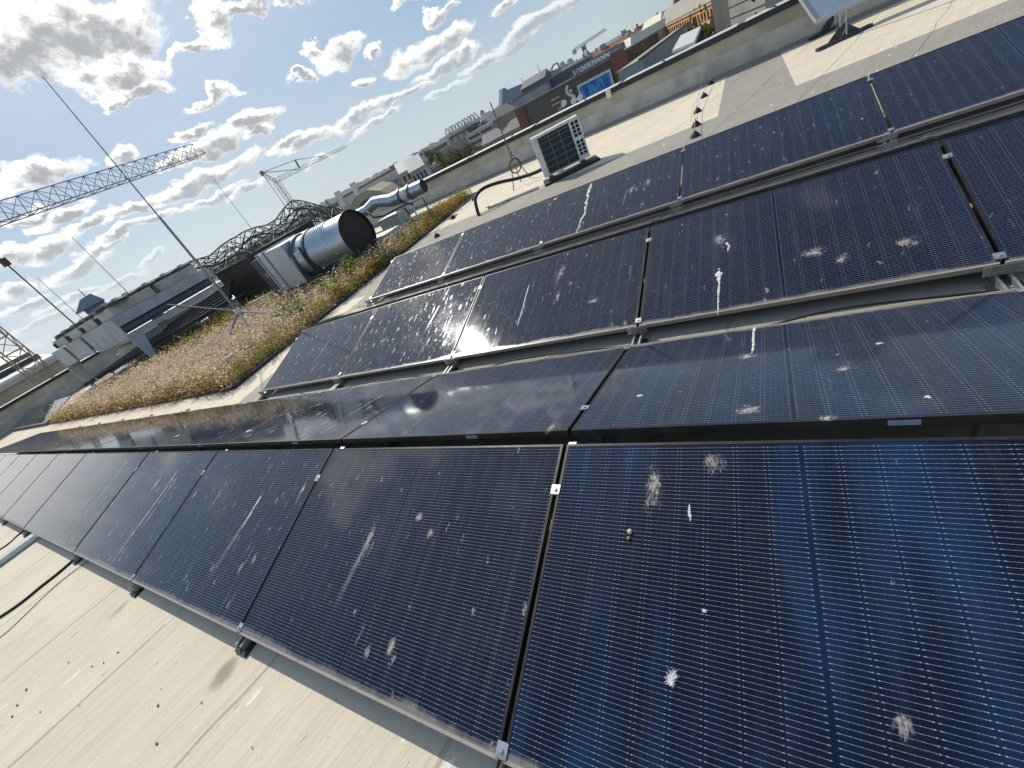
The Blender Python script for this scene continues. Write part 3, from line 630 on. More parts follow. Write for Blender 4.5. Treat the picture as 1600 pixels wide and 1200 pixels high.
def cable(name, pts, r, label, m_=M_black, cat='cable', n=8, sub=6):
    P = [Vector(p) for p in pts]; out = []
    for i in range(len(P)-1):
        p0, p1, p2, p3 = P[max(i-1, 0)], P[i], P[i+1], P[min(i+2, len(P)-1)]
        for j in range(sub):
            t_ = j/sub; out.append(.5*((2*p1)+(-p0+p2)*t_+(2*p0-5*p1+4*p2-p3)*t_*t_+(-p0+3*p1-3*p2+p3)*t_**3))
    out.append(P[-1]); L = out[0]; mb = MB().tube([p-L for p in out], r, n); o = mb.build(name, m_, None, smooth=True); o.location = L
    return tag(o, label, cat) if label else o
cable('black_cable', [atz(-60, 1000, .012), atz(0, 964, .012), atz(35, 940, .012), atz(62, 918, .012), atz(90, 896, .012), atz(118, 872, .012), atz(135, 855, .03)], .0125, 'thick black cable curving over the roof to the front panels')
cable('thin_wire', [atz(-40, 1018, .006), atz(0, 996, .006), atz(40, 960, .006), atz(76, 925, .006), atz(108, 898, .006), atz(140, 875, .02)], .0035, 'thin dark wire running beside the thick black cable')
cable('wire_loop', [atz(-20, 870, .008), atz(10, 852, .008), atz(26, 838, .008), atz(40, 826, .02)], .010, 'short black cable left of the metal channel', cat='cable')
# metal channel
P0, P1 = atz(-30, 905), atz(62, 838); d = (P1-P0).normalized(); n = Vector((-d.y, d.x, 0))
t = empty('cable_channel', P0, 'galvanised metal cable channel lying on the roof at the lower left', 'cable channel')
loc_part(MB().bar(P0+Vector((0, 0, .035)), P1+d*.9+Vector((0, 0, .035)), .16, .06), 'channel_body', M_galv, t, bevel=.004)
loc_part(MB().bar(P0+Vector((0, 0, .0675)), P1+d*.9+Vector((0, 0, .0675)), .18, .004), 'channel_lid', mat('bright_zinc', (.60, .64, .65), .35, .8, .12, 5), t)

for i, (yy, lab) in enumerate(((lB+.12, 'black cable sagging along the gap below the middle row'), (lC2+.11, 'black cable along the gap below the farthest row'))):
    cable('panel_cable', [(3.0-.55*q, yy+.05*math.sin(q*1.7+i), .012+.020*(q % 2)) for q in range(16)], .007, lab)
# ---- air conditioner
def air_con():
    A = Vector((-4.13, 9.50, 0)); Bp = Vector((-3.16, 9.93, 0)); e = (Bp-A).normalized(); n = Vector((e.y, -e.x, 0)); W = (Bp-A).length
    ang = math.atan2(e.y, e.x)
    o = empty('air_conditioner', A, 'white boxy air conditioner outdoor unit with dark grille, standing before the parapet', 'air conditioner', rz=ang)
    z0, z1 = .14, .97; dp = .36
    mb = MB().box((0, .006, z0), (W, dp, z1)); mb.build('casing', M_white, o, bevel=.012)
    f = MB().box((0.004, 0, z0+.004), (.13, .0055, z1-.008)).box((.83, 0, z0+.004), (W-.004, .0055, z1-.008)).box((.1305, 0, z1-.06), (.8295, .0055, z1-.008)).box((.1305, 0, z0+.004), (.8295, .0055, z0+.05)); f.build('front_panel', M_white, o)
    g = MB().box((.13, -.004, z0+.04), (.83, -.001, z1-.05)); g.build('grille', mat('dark_grille', (.018, .03, .035), .5, .2, .3, 9), o)
    w = MB(); 
    for i in range(1, 3): x = .13+.70*i/3; w.box((x-.004, -.014, z0+.05), (x+.004, -.006, z1-.06))
    for i in range(1, 7): z = z0+.05+(z1-z0-.11)*[0, .16, .33, .5, .67, .84, .94][i]; w.box((.13, -.011, z-.003), (.83, -.0065, z+.003))
    w.build('grille_wires', mat('grille_wire', (.30, .33, .32), .5, .3, .1, 8), o)
    ve = MB()
    for blk in (0, 1):
        for i in range(4):
            for j in range(2): x = .875+j*.085; z = z1-.13-blk*.37-i*.078; ve.box((x, -.003, z), (x+.066, .004, z+.060))
    ve.build('side_vents', M_dark, o)
    for x in (.10, W-.22): MB().box((x, -.12, .05), (x+.09, dp+.12, .139)).build('foot_rail', M_darkst, o)
    MB().box((-.06, -.16, .004), (W+.16, dp+.16, .048)).build('base_pad', M_black, o, bevel=.01)
    lb = MB().box((.30, -.006, .10), (.44, .02, .15)); lb.build('drain_bracket', M_white, o)
air_con()
cable('insulated_pipe', [(-4.0, 9.75, .35), (-4.35, 9.75, .30), (-4.9, 9.8, .33), (-5.35, 9.72, .42), (-5.72, 9.55, .46), (-5.9, 9.35, .36), (-5.88, 9.15, .10), (-5.85, 9.10, .0)], .040, 'thick black insulated hose bending down left of the air conditioner', n=10)
t = empty('support_beam', (-5.9, 9.35, 0), 'dark flat beam lying under the black hose left of the air conditioner', 'beam')
loc_part(MB().box((-5.75, 9.42, .0), (-4.35, 9.50, .05)).box((-5.8, 9.40, .0502), (-5.72, 9.52, .07)), 'beam_profile', M_alu, t)
# ---- thin lightning tripod with coil
def coil_tripod():
    top = at(766, 160, 12.9); foot = Vector((-5.7, 11.35, 0)); ap = at(796, 236, 12.65)
    o = empty('lightning_tripod', foot, 'rusty thin tripod rod with a coiled black cable, left of the air conditioner', 'tripod')
    M_r = mat('rusty_rod', (.20, .15, .10), .7, .4, .4, 9)
    loc_part(MB().tube([ap, top], [.02, .016], 8), 'rod', M_r, o)
    for (u, v) in ((803, 298), (829, 278), (814, 284)):
        loc_part(MB().tube([ap, atz(u, v)], .014, 7), 'leg', M_r, o)
    c = at(805, 259, 12.0); rg = [c+Vector((math.cos(a)*.16, math.sin(a)*.05, math.sin(a)*.16)) for a in [2*math.pi*i/22 for i in range(23)]]
    loc_part(MB().tube(rg, .016, 6), 'coil', M_black, o, smooth=True)
    loc_part(MB().bar(top-Vector((.16, -.05, .42)), top+Vector((.16, .05, -.42)), .035, .03).bar(top-Vector((.02, -.1, .5)), top+Vector((.05, .1, -.36)), .03), 'clamp', M_r, o)
coil_tripod()
# ---- conductor holders and wire along x = -1
hp = [(-.98, 13.75), (-1.04, 12.2), (-1.07, 10.65), (-1.0, 9.35), (-.95, 8.5)]
for i, (hx, hy) in enumerate(hp):
    o = empty('conductor_holder', (hx, hy, 0), ['black wire holder foot at the bottom of the far parapet', 'second black wire holder foot from the far parapet', 'third black wire holder foot from the far parapet', 'fourth black wire holder foot from the far parapet, on the tan strip', 'black wire holder foot nearest to the farthest panel row'][i], 'wire holder', 'wire holder feet on the roof')
    MB().tube([(0, 0, .002), (0, 0, .05), (0, 0, .085)], [.085, .06, .025], 12).build('foot', M_black, o)
    MB().box((-.012, -.006, .086), (.012, .006, .12)).build('clip', M_alu, o)
cable('lightning_wire', [(-.98, 13.9, .5)]+[(hx, hy, .112) for hx, hy in hp]+[(-.93, 7.6, .2), (-.86, 6.3, .36)], .005, 'thin lightning wire strung over the black holder feet', M_alu, 'wire')
cable('lightning_wire', [(-1.1, 13.9, .45), (-1.13, 12.2, .10), (-1.15, 10.6, .10), (-1.06, 9.3, .10)], .004, 'second thin wire beside the black holder feet', M_alu, 'wire')
hp2 = [(-6.35, 13.9), (-7.45, 11.7), (-7.3, 10.1), (-6.9, 8.6)]
for i, (hx, hy) in enumerate(hp2[1:]):
    o = empty('conductor_holder', (hx, hy, 0), ['black wire holder foot between the small duct and the hose', 'middle black wire holder foot left of the hose', 'black wire holder foot beside the far row, left of the hose'][i], 'wire holder', 'wire holder feet on the roof')
    MB().tube([(0, 0, .002), (0, 0, .05), (0, 0, .085)], [.085, .06, .025], 12).build('foot', M_black, o); MB().box((-.012, -.006, .086), (.012, .006, .12)).build('clip', M_alu, o)
cable('lightning_wire', [(hx, hy, .112) for hx, hy in hp2], .005, 'thin wire over the holder feet left of the hose', M_alu, 'wire')
# straps over the parapet coping
for i, u_ in enumerate((-7.2, -4.4, -2.1, .35)):
    yy = wall_y(u_); o = tag(MB().tube([(0, .0, .0), (.10, -.40, -.0), (.14, -.46, -.03), (.15, -.47, -.14)][::-1], .018, 6).build('coping_strap', M_coping), ['dark strap over the parapet coping left of the air conditioner', 'dark strap over the parapet coping behind the air conditioner', 'dark strap over the parapet coping below the blue billboard', 'dark strap over the parapet coping beside the grey shed roofs'][i], 'strap', 'straps on the parapet coping')
    o.location = (u_, yy+.42, .93)
o = tag(MB().bar((0, 0, 0), (0, 0, .22), .14, .03).build('bracket', M_white), 'small pale bracket hanging on the parapet below the billboard', 'bracket'); yy = wall_y(-3.6); o.location = (-3.55, yy-.085, .68)

# ---- tilted white board on two lattice posts, upper right
def board():
    o = empty('tilted_board', (1.35, 12.2, 0), 'tilted blue grey board with white rim on two steel posts, cut by the top edge', 'board')
    a = at(1276, 34, 12.2); b = a+Vector((1.35, -.12, .03)); up = Vector((-.42, .75, .95)).normalized()*1.9
    loc_part(MB().slab([a, b, b+up, a+up], .04), 'face', mat('board_face', (.33, .42, .47), .4, .1, .15, 3), o)
    fr = MB()
    for p, q in ((a, b), (b, b+up), (b+up, a+up), (a+up, a)): fr.bar(p, q, .045, .06)
    loc_part(fr, 'rim', mat('rim_grey', (.45, .46, .46), .5, .3, .1, 5), o)
    for (u, v) in ((1301, 47), (1318, 62)):
        f = atz(u, v); pm = MB()
        for sx in (-.045, .045): pm.bar(f+Vector((sx, 0, 0)), f+Vector((sx, 0, 1.55)), .022)
        for z in range(9): pm.bar(f+Vector((-.045, 0, .05+z*.16)), f+Vector((.045, 0, .17+z*.16)), .012)
        loc_part(pm, 'post', M_galv, o)
        ft = MB().bar(f+Vector((-.42, -.12, .03)), f+Vector((.42, .12, .03)), .14, .05); ft.add([f+Vector((-.25, -.07, .06)), f+Vector((.25, .07, .06)), f+Vector((.03, 0, .26)), f+Vector((-.03, 0, .26))], [(0, 1, 2, 3)])
        loc_part(ft, 'base_plate', M_darkst, o)
board()

#SECTION ducts
# ------------------------------------------------------------------ flower bed
BX0, BX1, BY0 = -23.0, -7.9, 3.05
def bed():
    o = empty('planting_bed', (-15, 6, 0), 'raised roof bed with dark edging, full of dry flowers', 'planting bed')
    loc_part(MB().prism([(BX1, BY0), (BX1, 12.6), (-10.2, 13.4), (-23, 13.4), (BX0, BY0)], .0, .07), 'soil', M_soil, o)
    ed = MB()
    for p, q in (((BX1+.05, BY0-.05), (BX1+.05, 12.65)), ((BX0, BY0-.05), (BX1+.02, BY0-.05)), ((BX1+.05, 12.65), (-10.2, 13.45))): ed.bar((*p, .03), (*q, .03), .05, .06)
    loc_part(ed, 'edging', M_darkst, o)
bed()
def plant_mat(name, ca, cb, cc):
    mt = bpy.data.materials.new(name); mt.use_nodes = True; t = NT(mt.node_tree); b = t.n['Principled BSDF']
    P = t.new('ShaderNodeTexCoord').outputs['Object']
    w = t.new('ShaderNodeTexWhiteNoise', noise_dimensions='3D'); t.l.new(t.v('SNAP', P, (.05, .05, .05)), w.inputs[0])
    col = t.mix(t.mr(t.noise(P, .9, 4, .6), .38, .62), c4(ca), c4(cb)); col = t.mix(t.m('MULTIPLY', w.outputs[0], .6), col, c4(cc))
    t.l.new(col, b.inputs['Base Color']); b.inputs['Roughness'].default_value = .7; b.inputs['Specular IOR Level'].default_value = .2
    tr = t.new('ShaderNodeBsdfTranslucent'); t.l.new(col, tr.inputs[0]); mx = t.new('ShaderNodeMixShader'); mx.inputs[0].default_value = .5
    t.l.new(b.outputs[0], mx.inputs[1]); t.l.new(tr.outputs[0], mx.inputs[2]); t.l.new(mx.outputs[0], t.n['Material Output'].inputs[0])
    return mt
M_pink = plant_mat('dry_flower_heads', (.74, .53, .42), (.62, .50, .25), (.85, .71, .58))
M_sed = plant_mat('sedum_leaves', (.33, .29, .06), (.50, .33, .10), (.22, .21, .05))
M_green = plant_mat('bush_leaves', (.17, .22, .04), (.30, .30, .06), (.09, .14, .025))
M_red = plant_mat('red_sedum', (.30, .08, .05), (.26, .14, .05), (.20, .16, .04))
def leaf_cloud(mb, c, n, sp, sz, r2, flat=.4):
    for _ in range(n):
        p = Vector((c[0]+r2.gauss(0, sp[0]), c[1]+r2.gauss(0, sp[1]), max(.02, c[2]+r2.gauss(0, sp[2]))))
        q = sz*r2.uniform(.6, 1.5); a = Vector((r2.gauss(0, 1), r2.gauss(0, 1), r2.gauss(0, 1)*flat)).normalized(); b = a.cross(Vector((r2.gauss(0, 1), r2.gauss(0, 1), r2.gauss(0, 1)))).normalized()
        mb.add([p-a*q, p-b*q*.55, p+a*q, p+b*q*.55], [(0, 1, 2, 3)])
def cover(name, label, m_, pts, n, sz, hgt, seed):
    r2 = random.Random(seed); mb = MB()
    for (x, y) in pts:
        cl_ = .5+.5*math.sin(x*5.1+math.sin(y*3.3)*2)*math.sin(y*6.3+x*1.7); h0 = hgt*(.30+1.0*cl_)*r2.uniform(.75, 1.2)
        leaf_cloud(mb, (x, y, h0), n, (.08, .08, .085), sz, r2)
        for _ in range(3):
            bx, by = x+r2.gauss(0, .05), y+r2.gauss(0, .05); tx, ty = bx+r2.gauss(0, .05), by+r2.gauss(0, .05)
            mb.add([(bx-.004, by, .06), (bx+.004, by, .06), (tx, ty, h0)], [(0, 1, 2)])
    o = mb.build(name, m_); return tag(o, label, 'plants', None, 'stuff')
r2 = random.Random(12)
pk, sd_, rd = [], [], []
for i in range(1900):
    x = r2.uniform(-21.5, -7.80); y = r2.uniform(2.95, 9.2)
    e1 = (-7.80-x); e2 = y-2.95
    lim = 9.0+(x+8)*.40
    if e1 < r2.uniform(.1, 1.1) or e2 < r2.uniform(.05, .42): (rd if (e2 < .45 and r2.random() < .45) else sd_).append((x, y))
    elif y < min(lim, 7.0)+r2.gauss(0, .2): pk.append((x, y))
    elif r2.random() < .6: sd_.append((x, y))
for i in range(500):
    x = r2.uniform(-20, -8.9); y = 3.4+abs(r2.gauss(0, 1.6))
    if y < 8.6+(x+8)*.42 and y < 7.0: pk.append((x, y))
for i in range(700):
    y = r2.uniform(6.5, 12.6); x = -7.9-abs(r2.gauss(0, .8)); (sd_ if r2.random() < .7 else rd if y > 9.5 else pk).append((x, y))
for i in range(160): sd_.append((r2.uniform(-20, -12), r2.uniform(6.6, 9.4)))
for i in range(520):
    x = r2.uniform(-21, -7.85); y = 2.98+abs(r2.gauss(0, .22)); q_ = r2.random(); (pk if q_ < .42 else sd_ if q_ < .72 else rd).append((x, y))
for i in range(260):
    y = r2.uniform(3.0, 8.5); (sd_ if r2.random() < .6 else pk).append((-7.82-abs(r2.gauss(0, .28)), y))
cover('dry_flowers', 'dense pinkish dry flower heads filling the middle of the roof bed', M_pink, pk, 22, .021, .32, 1)
cover('sedum', 'yellow green low plants along the edges of the roof bed', M_sed, sd_, 30, .023, .20, 2)
cover('red_sedum', 'reddish low plants along the near edge of the roof bed', M_red, rd, 24, .024, .09, 3)
def bush(loc, r, h, label, m_=None, n=700, sz=.024):
    o = empty('bush', loc, label, 'bush', 'leafy bushes in the roof bed'); r3 = random.Random(int(abs(loc[0]*100+loc[1]*37)))
    st = MB(); lf = MB()
    for i in range(9):
        a = r3.uniform(0, 6.28); q = r*r3.uniform(.2, .9); tip = (math.cos(a)*q, math.sin(a)*q, h*r3.uniform(.6, 1)); st.tube([(0, 0, 0), (tip[0]*.4, tip[1]*.4, tip[2]*.5), tip], [.008, .006, .003], 5)
        leaf_cloud(lf, (tip[0]*.85, tip[1]*.85, tip[2]*.85), n//9, (r*.22, r*.22, h*.18), sz, r3, 1)
    st.build('stems', mat('bush_stem', (.10, .08, .04), .8, 0, .3, 9), o); lf.build('leaves', m_ or M_green, o)
P = atz(566, 440); bush((P.x-.1, P.y, .06), .33, .55, 'pale green leafy bush right below the big duct opening')
P = atz(535, 468); bush((P.x-.2, P.y+.1, .06), .30, .40, 'darker green bush below the big duct body', n=360)
P = atz(470, 505); bush((P.x-.3, P.y+.2, .06), .40, .42, 'yellow green bush at the end of the dry flowers', n=420)
P = atz(496, 492); bush((P.x-.3, P.y, .06), .22, .24, 'small green bush at the bed corner beside the panels', n=240)
P = atz(607, 408); bush((P.x-.3, P.y, .06), .30, .42, 'green bush between the big duct opening and the concrete blocks', n=300)

# ------------------------------------------------------------------ big exhaust duct
def big_duct():
    o = empty('exhaust_duct', (-11, 8.3, 0), 'large round galvanised exhaust duct with dark open mouth in the flower bed', 'duct')
    cz, cy, r = .86, 8.3, .56
    prof = [(-10.9, r*.97), (-10.55, r*.97)]
    rib = []
    x = -10.35
    n = 40
    def ring(x, rr): return (x, rr)
    P = [(-10.42, r)]
    k = 0
    for i in range(8): P += [(-10.40+i*.10, r), (-10.375+i*.10, r+.024), (-10.345+i*.10, r+.024), (-10.325+i*.10, r)]
    P += [(-9.55, r), (-9.54, r+.012), (-9.52, r), (-8.92, r), (-8.90, r+.02), (-8.88, r+.02)]
    mb = MB(); mb.tube([(p[0], cy, cz) for p in P], [p[1] for p in P], 48, caps=False); loc_part(mb, 'mouth_tube', M_galv, o, autos=True)
    loc_part(MB().tube([(-8.88, cy, cz), (-8.881, cy, cz), (-8.96, cy, cz)], [r+.019, r-.001, r-.002], 48, caps=False).tube([(-8.96, cy, cz), (-8.97, cy, cz)], r-.002, 48), 'shade_disc', mat('mouth_shade', (.022, .021, .021), .8, 0, .2, 3), o)  # dark disc just behind the rim stands in for the shaded duct interior
    loc_part(MB().tube([(-11.05, cy, cz), (-10.52, cy, cz)], [r*.98, r*.98], 48, caps=False), 'fan_section', M_galv, o, smooth=True)
    for xx in (-11.05, -10.48): loc_part(MB().tube([(xx-.05, cy, cz), (xx+.05, cy, cz)], r+.05, 48), 'flange', mat('flange_steel', (.16, .19, .22), .45, .7, .2, 5), o)
    loc_part(MB().box((-10.87, cy-.585, cz+.0), (-10.62, cy-.55, cz+.26)), 'name_plate', M_white, o)
    b0, b1 = -12.35, -11.10; w = .62
    mb = MB(); a = .60
    mb.add([(b0, cy-w, cz-w+.08), (b0, cy+w, cz-w+.08), (b0, cy+w, cz+w), (b0, cy-w, cz+w), (b1, cy-a, cz-a+.06), (b1, cy+a, cz-a+.06), (b1, cy+a, cz+a-.02), (b1, cy-a, cz+a-.02)], [(0, 1, 2, 3), (7, 6, 5, 4), (0, 4, 5, 1), (1, 5, 6, 2), (2, 6, 7, 3), (3, 7, 4, 0)])
    loc_part(mb, 'plenum_box', M_galv, o, bevel=.01)
    sm = MB()
    for xx in (b0+.04, b0+.36): sm.box((xx-.03, cy-w-.025, cz-w+.06), (xx+.03, cy+w+.025, cz+w+.025))
    loc_part(sm, 'box_flange', mat('flange_light', (.40, .46, .50), .4, .7, .1, 6), o)
    loc_part(MB().box((-12.85, cy-.55, .25), (-12.39, cy+.5, 1.40)), 'damper_box', mat('dark_blue_steel', (.05, .07, .10), .5, .4, .3, 5), o)
    loc_part(MB().box((-12.62, cy-.575, .84), (-12.48, cy-.552, .97)), 'warning_plate', mat('orange_plate', (.55, .14, .04), .5, 0, .1, 9), o)
    fm = MB()
    for xx in (-10.48, -9.65):
        fm.bar((xx, cy-.55, .06), (xx, cy-.15, cz-r), .05).bar((xx, cy+.55, .06), (xx, cy+.15, cz-r), .05)
    fm.bar((-12.4, cy-.62, .12), (-9.2, cy-.62, .12), .07); loc_part(fm, 'support_frame', M_galv, o)
    hs = [(-10.48, cy-.6, cz+.35), (-10.46, cy-.64, cz-.1), (-10.35, cy-.66, cz-.48), (-10.0, cy-.66, cz-.56), (-9.6, cy-.62, cz-.42), (-9.3, cy-.6, cz-.36), (-9.05, cy-.58, cz-.55), (-8.98, cy-.58, .1)]
    loc_part(MB().tube(hs, .028, 8), 'drain_hose', M_black, o, smooth=True)
big_duct()
def small_duct():
    cy = 11.0
    o = empty('exhaust_duct', (-9, cy, 0), 'small bent galvanised duct on a steel frame behind the big one', 'duct')
    r1, r2_ = .165, .205; z1 = 1.0
    pts = [(-11.6, cy, .96), (-10.75, cy, .97), (-10.55, cy, .985), (-10.35, cy, 1.01)]; rs = [.14, .14, .16, .185]
    P = []; 
    A = at(574, 328, 15.2); Bv = at(586, 316, 15.0); Cc = at(598, 314, 14.8); D = at(612, 313, 14.6); E = at(662, 290.5, 13.85)
    path = [A-Vector((.9, 0, 0)), A, Bv, Cc, D, D+(E-D)*.08, E]
    loc_part(MB().tube(path, [.15, .15, .165, .175, .185, .19, .19], 28, caps=True), 'tube', M_galv, o, autos=True)
    dd = (E-D).normalized()
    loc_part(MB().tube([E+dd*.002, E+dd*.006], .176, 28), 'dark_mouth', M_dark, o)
    for k in (.33, .62): c = D+(E-D)*k; loc_part(MB().tube([c-dd*.035, c+dd*.035], .222, 28), 'flange', mat('flange_steel', (1, 1, 1)), o)
    c = D+(E-D)*.45; loc_part(MB().tube([c-dd*.10, c+dd*.10], .194, 28, caps=False), 'white_band', M_white, o, smooth=True)
    fr = MB(); tops = [at(640, 322, 14.2), at(654, 312, 13.9)]
    for (u, v), tp in zip(((638, 366), (662, 360), (676, 342)), (at(620, 330, 14.4), at(642, 316, 14.0), at(660, 308, 14.0))): fr.bar(tp, atz(u, v, .02), .045)
    fr.bar(at(620, 330, 14.4), at(660, 308, 14.0), .045)
    loc_part(fr, 'support_frame', M_galv, o)
    loc_part(MB().tube([at(573, 330, 14.2), at(584, 340, 14), at(600, 337, 14), at(620, 326, 14), at(636, 318, 13.9), at(644, 318, 13.9), at(648, 330, 13.9), at(640, 335, 13.9), at(632, 325, 13.9)], .025, 8), 'hose', M_black, o, smooth=True)
    return o
small_duct()
for i, (u, v, L, hh) in enumerate(((622, 392, .95, .42), (612, 372, 1.0, .46))):
    P = atz(u, v); o = empty('concrete_block', (P.x-.5, P.y+.25+i*.9, .06), ['nearer grey concrete block right of the big duct mouth', 'farther grey concrete block behind the nearer one'][i], 'block', 'concrete blocks beside the ducts')
    MB().box((-L/2, -.3, 0), (L/2, .3, hh)).build('block_body', M_conc, o, bevel=.015); MB().box((-L/2-.015, -.315, hh+.001), (L/2+.015, .315, hh+.03)).build('cover_sheet', M_cope2, o)
tt = empty('skid', (-8.3, 11.3, 0), 'flat steel skid lying at the right end of the small duct frame', 'skid')
loc_part(MB().bar(atz(664, 358, .04), atz(696, 332, .04), .10, .08).bar(atz(668, 350, .09), atz(690, 334, .09), .05, .03), 'skid_bar', M_galv, tt)

# ------------------------------------------------------------------ dark louvred enclosure
def enclosure():
    o = empty('louvred_enclosure', (-16, 10, 0), 'dark brown ribbed metal enclosure behind the mast', 'enclosure')
    a = at(338, 430, 20.4); b = at(386, 399, 18.6); z0 = .10
    a0 = Vector((a.x, a.y, z0)); b0 = Vector((b.x, b.y, z0)); d = (b0-a0); n = Vector((d.y, -d.x, 0)).normalized()
    zt = (a.z+b.z)/2
    ba = a0-n*1.5; bb = b0-n*1.5
    loc_part(MB().add([a0, b0, bb, ba]+[Vector((p.x, p.y, zt)) for p in (a0, b0, bb, ba)], [(0, 3, 2, 1), (4, 5, 6, 7), (0, 1, 5, 4), (1, 2, 6, 5), (2, 3, 7, 6), (3, 0, 4, 7)]), 'ribbed_box', M_brown, o)
    rb_ = MB(); k = 14
    for i in range(k):
        p = a0+d*((i+.5)/k)+n*.02; rb_.bar(p+Vector((0, 0, .12)), p+Vector((0, 0, zt-z0-.14)), .10, .04, up=n)
    loc_part(rb_, 'ribs', mat('brown_rib', (.075, .064, .053), .5, .2, .2, 3), o)
    loc_part(MB().bar(a0+n*.03+Vector((0, 0, zt-z0)), b0+n*.03+Vector((0, 0, zt-z0)), .06, .03), 'top_trim', mat('trim', (.16, .145, .12), .5, .2), o)
    c = at(448, 368, 16.9); c0 = Vector((c.x, c.y, z0)); e = c0-b0; n2 = Vector((e.y, -e.x, 0)).normalized(); bb2 = b0-n2*.01; f = MB()
    q = [b0+n2*.02, c0+n2*.02, c0-n2*1.4, b0-n2*1.4]; zc = c.z+.05
    loc_part(f.add(q+[Vector((p.x, p.y, zc)) for p in q], [(0, 3, 2, 1), (4, 5, 6, 7), (0, 1, 5, 4), (1, 2, 6, 5), (2, 3, 7, 6), (3, 0, 4, 7)]), 'dark_box', mat('near_black_sheet', (.018, .016, .015), .5, .2, .3, 3), o)
    rb2 = MB()
    for i in range(9): p = b0+e*((i+.5)/9)+n2*.04; rb2.bar(p+Vector((0, 0, .1)), p+Vector((0, 0, zc-z0-.30)), .09, .04, up=n2)
    loc_part(rb2, 'dark_ribs', mat('near_black_rib', (.028, .025, .023), .5, .2, .3, 3), o)
    return a0, b0, c0
ea, eb, ec = enclosure()
kb = empty('concrete_kerb', (-15, 9.5, 0), 'low grey concrete kerb along the foot of the ribbed enclosure', 'kerb')
p, q = atz(388, 492), atz(470, 450)
loc_part(MB().bar(p+Vector((-.6, .5, .15)), q+Vector((0, .5, .15)), .35, .22), 'kerb_body', M_conc, kb, bevel=.01)
loc_part(MB().tube([p+Vector((-.4, .1, .12)), q+Vector((.6, .1, .12))], .03, 8), 'conduit', M_galv, kb); loc_part(MB().tube([p+Vector((-.4, .0, .2)), q+Vector((.2, .0, .2))], .022, 8), 'thin_conduit', M_alu, kb)

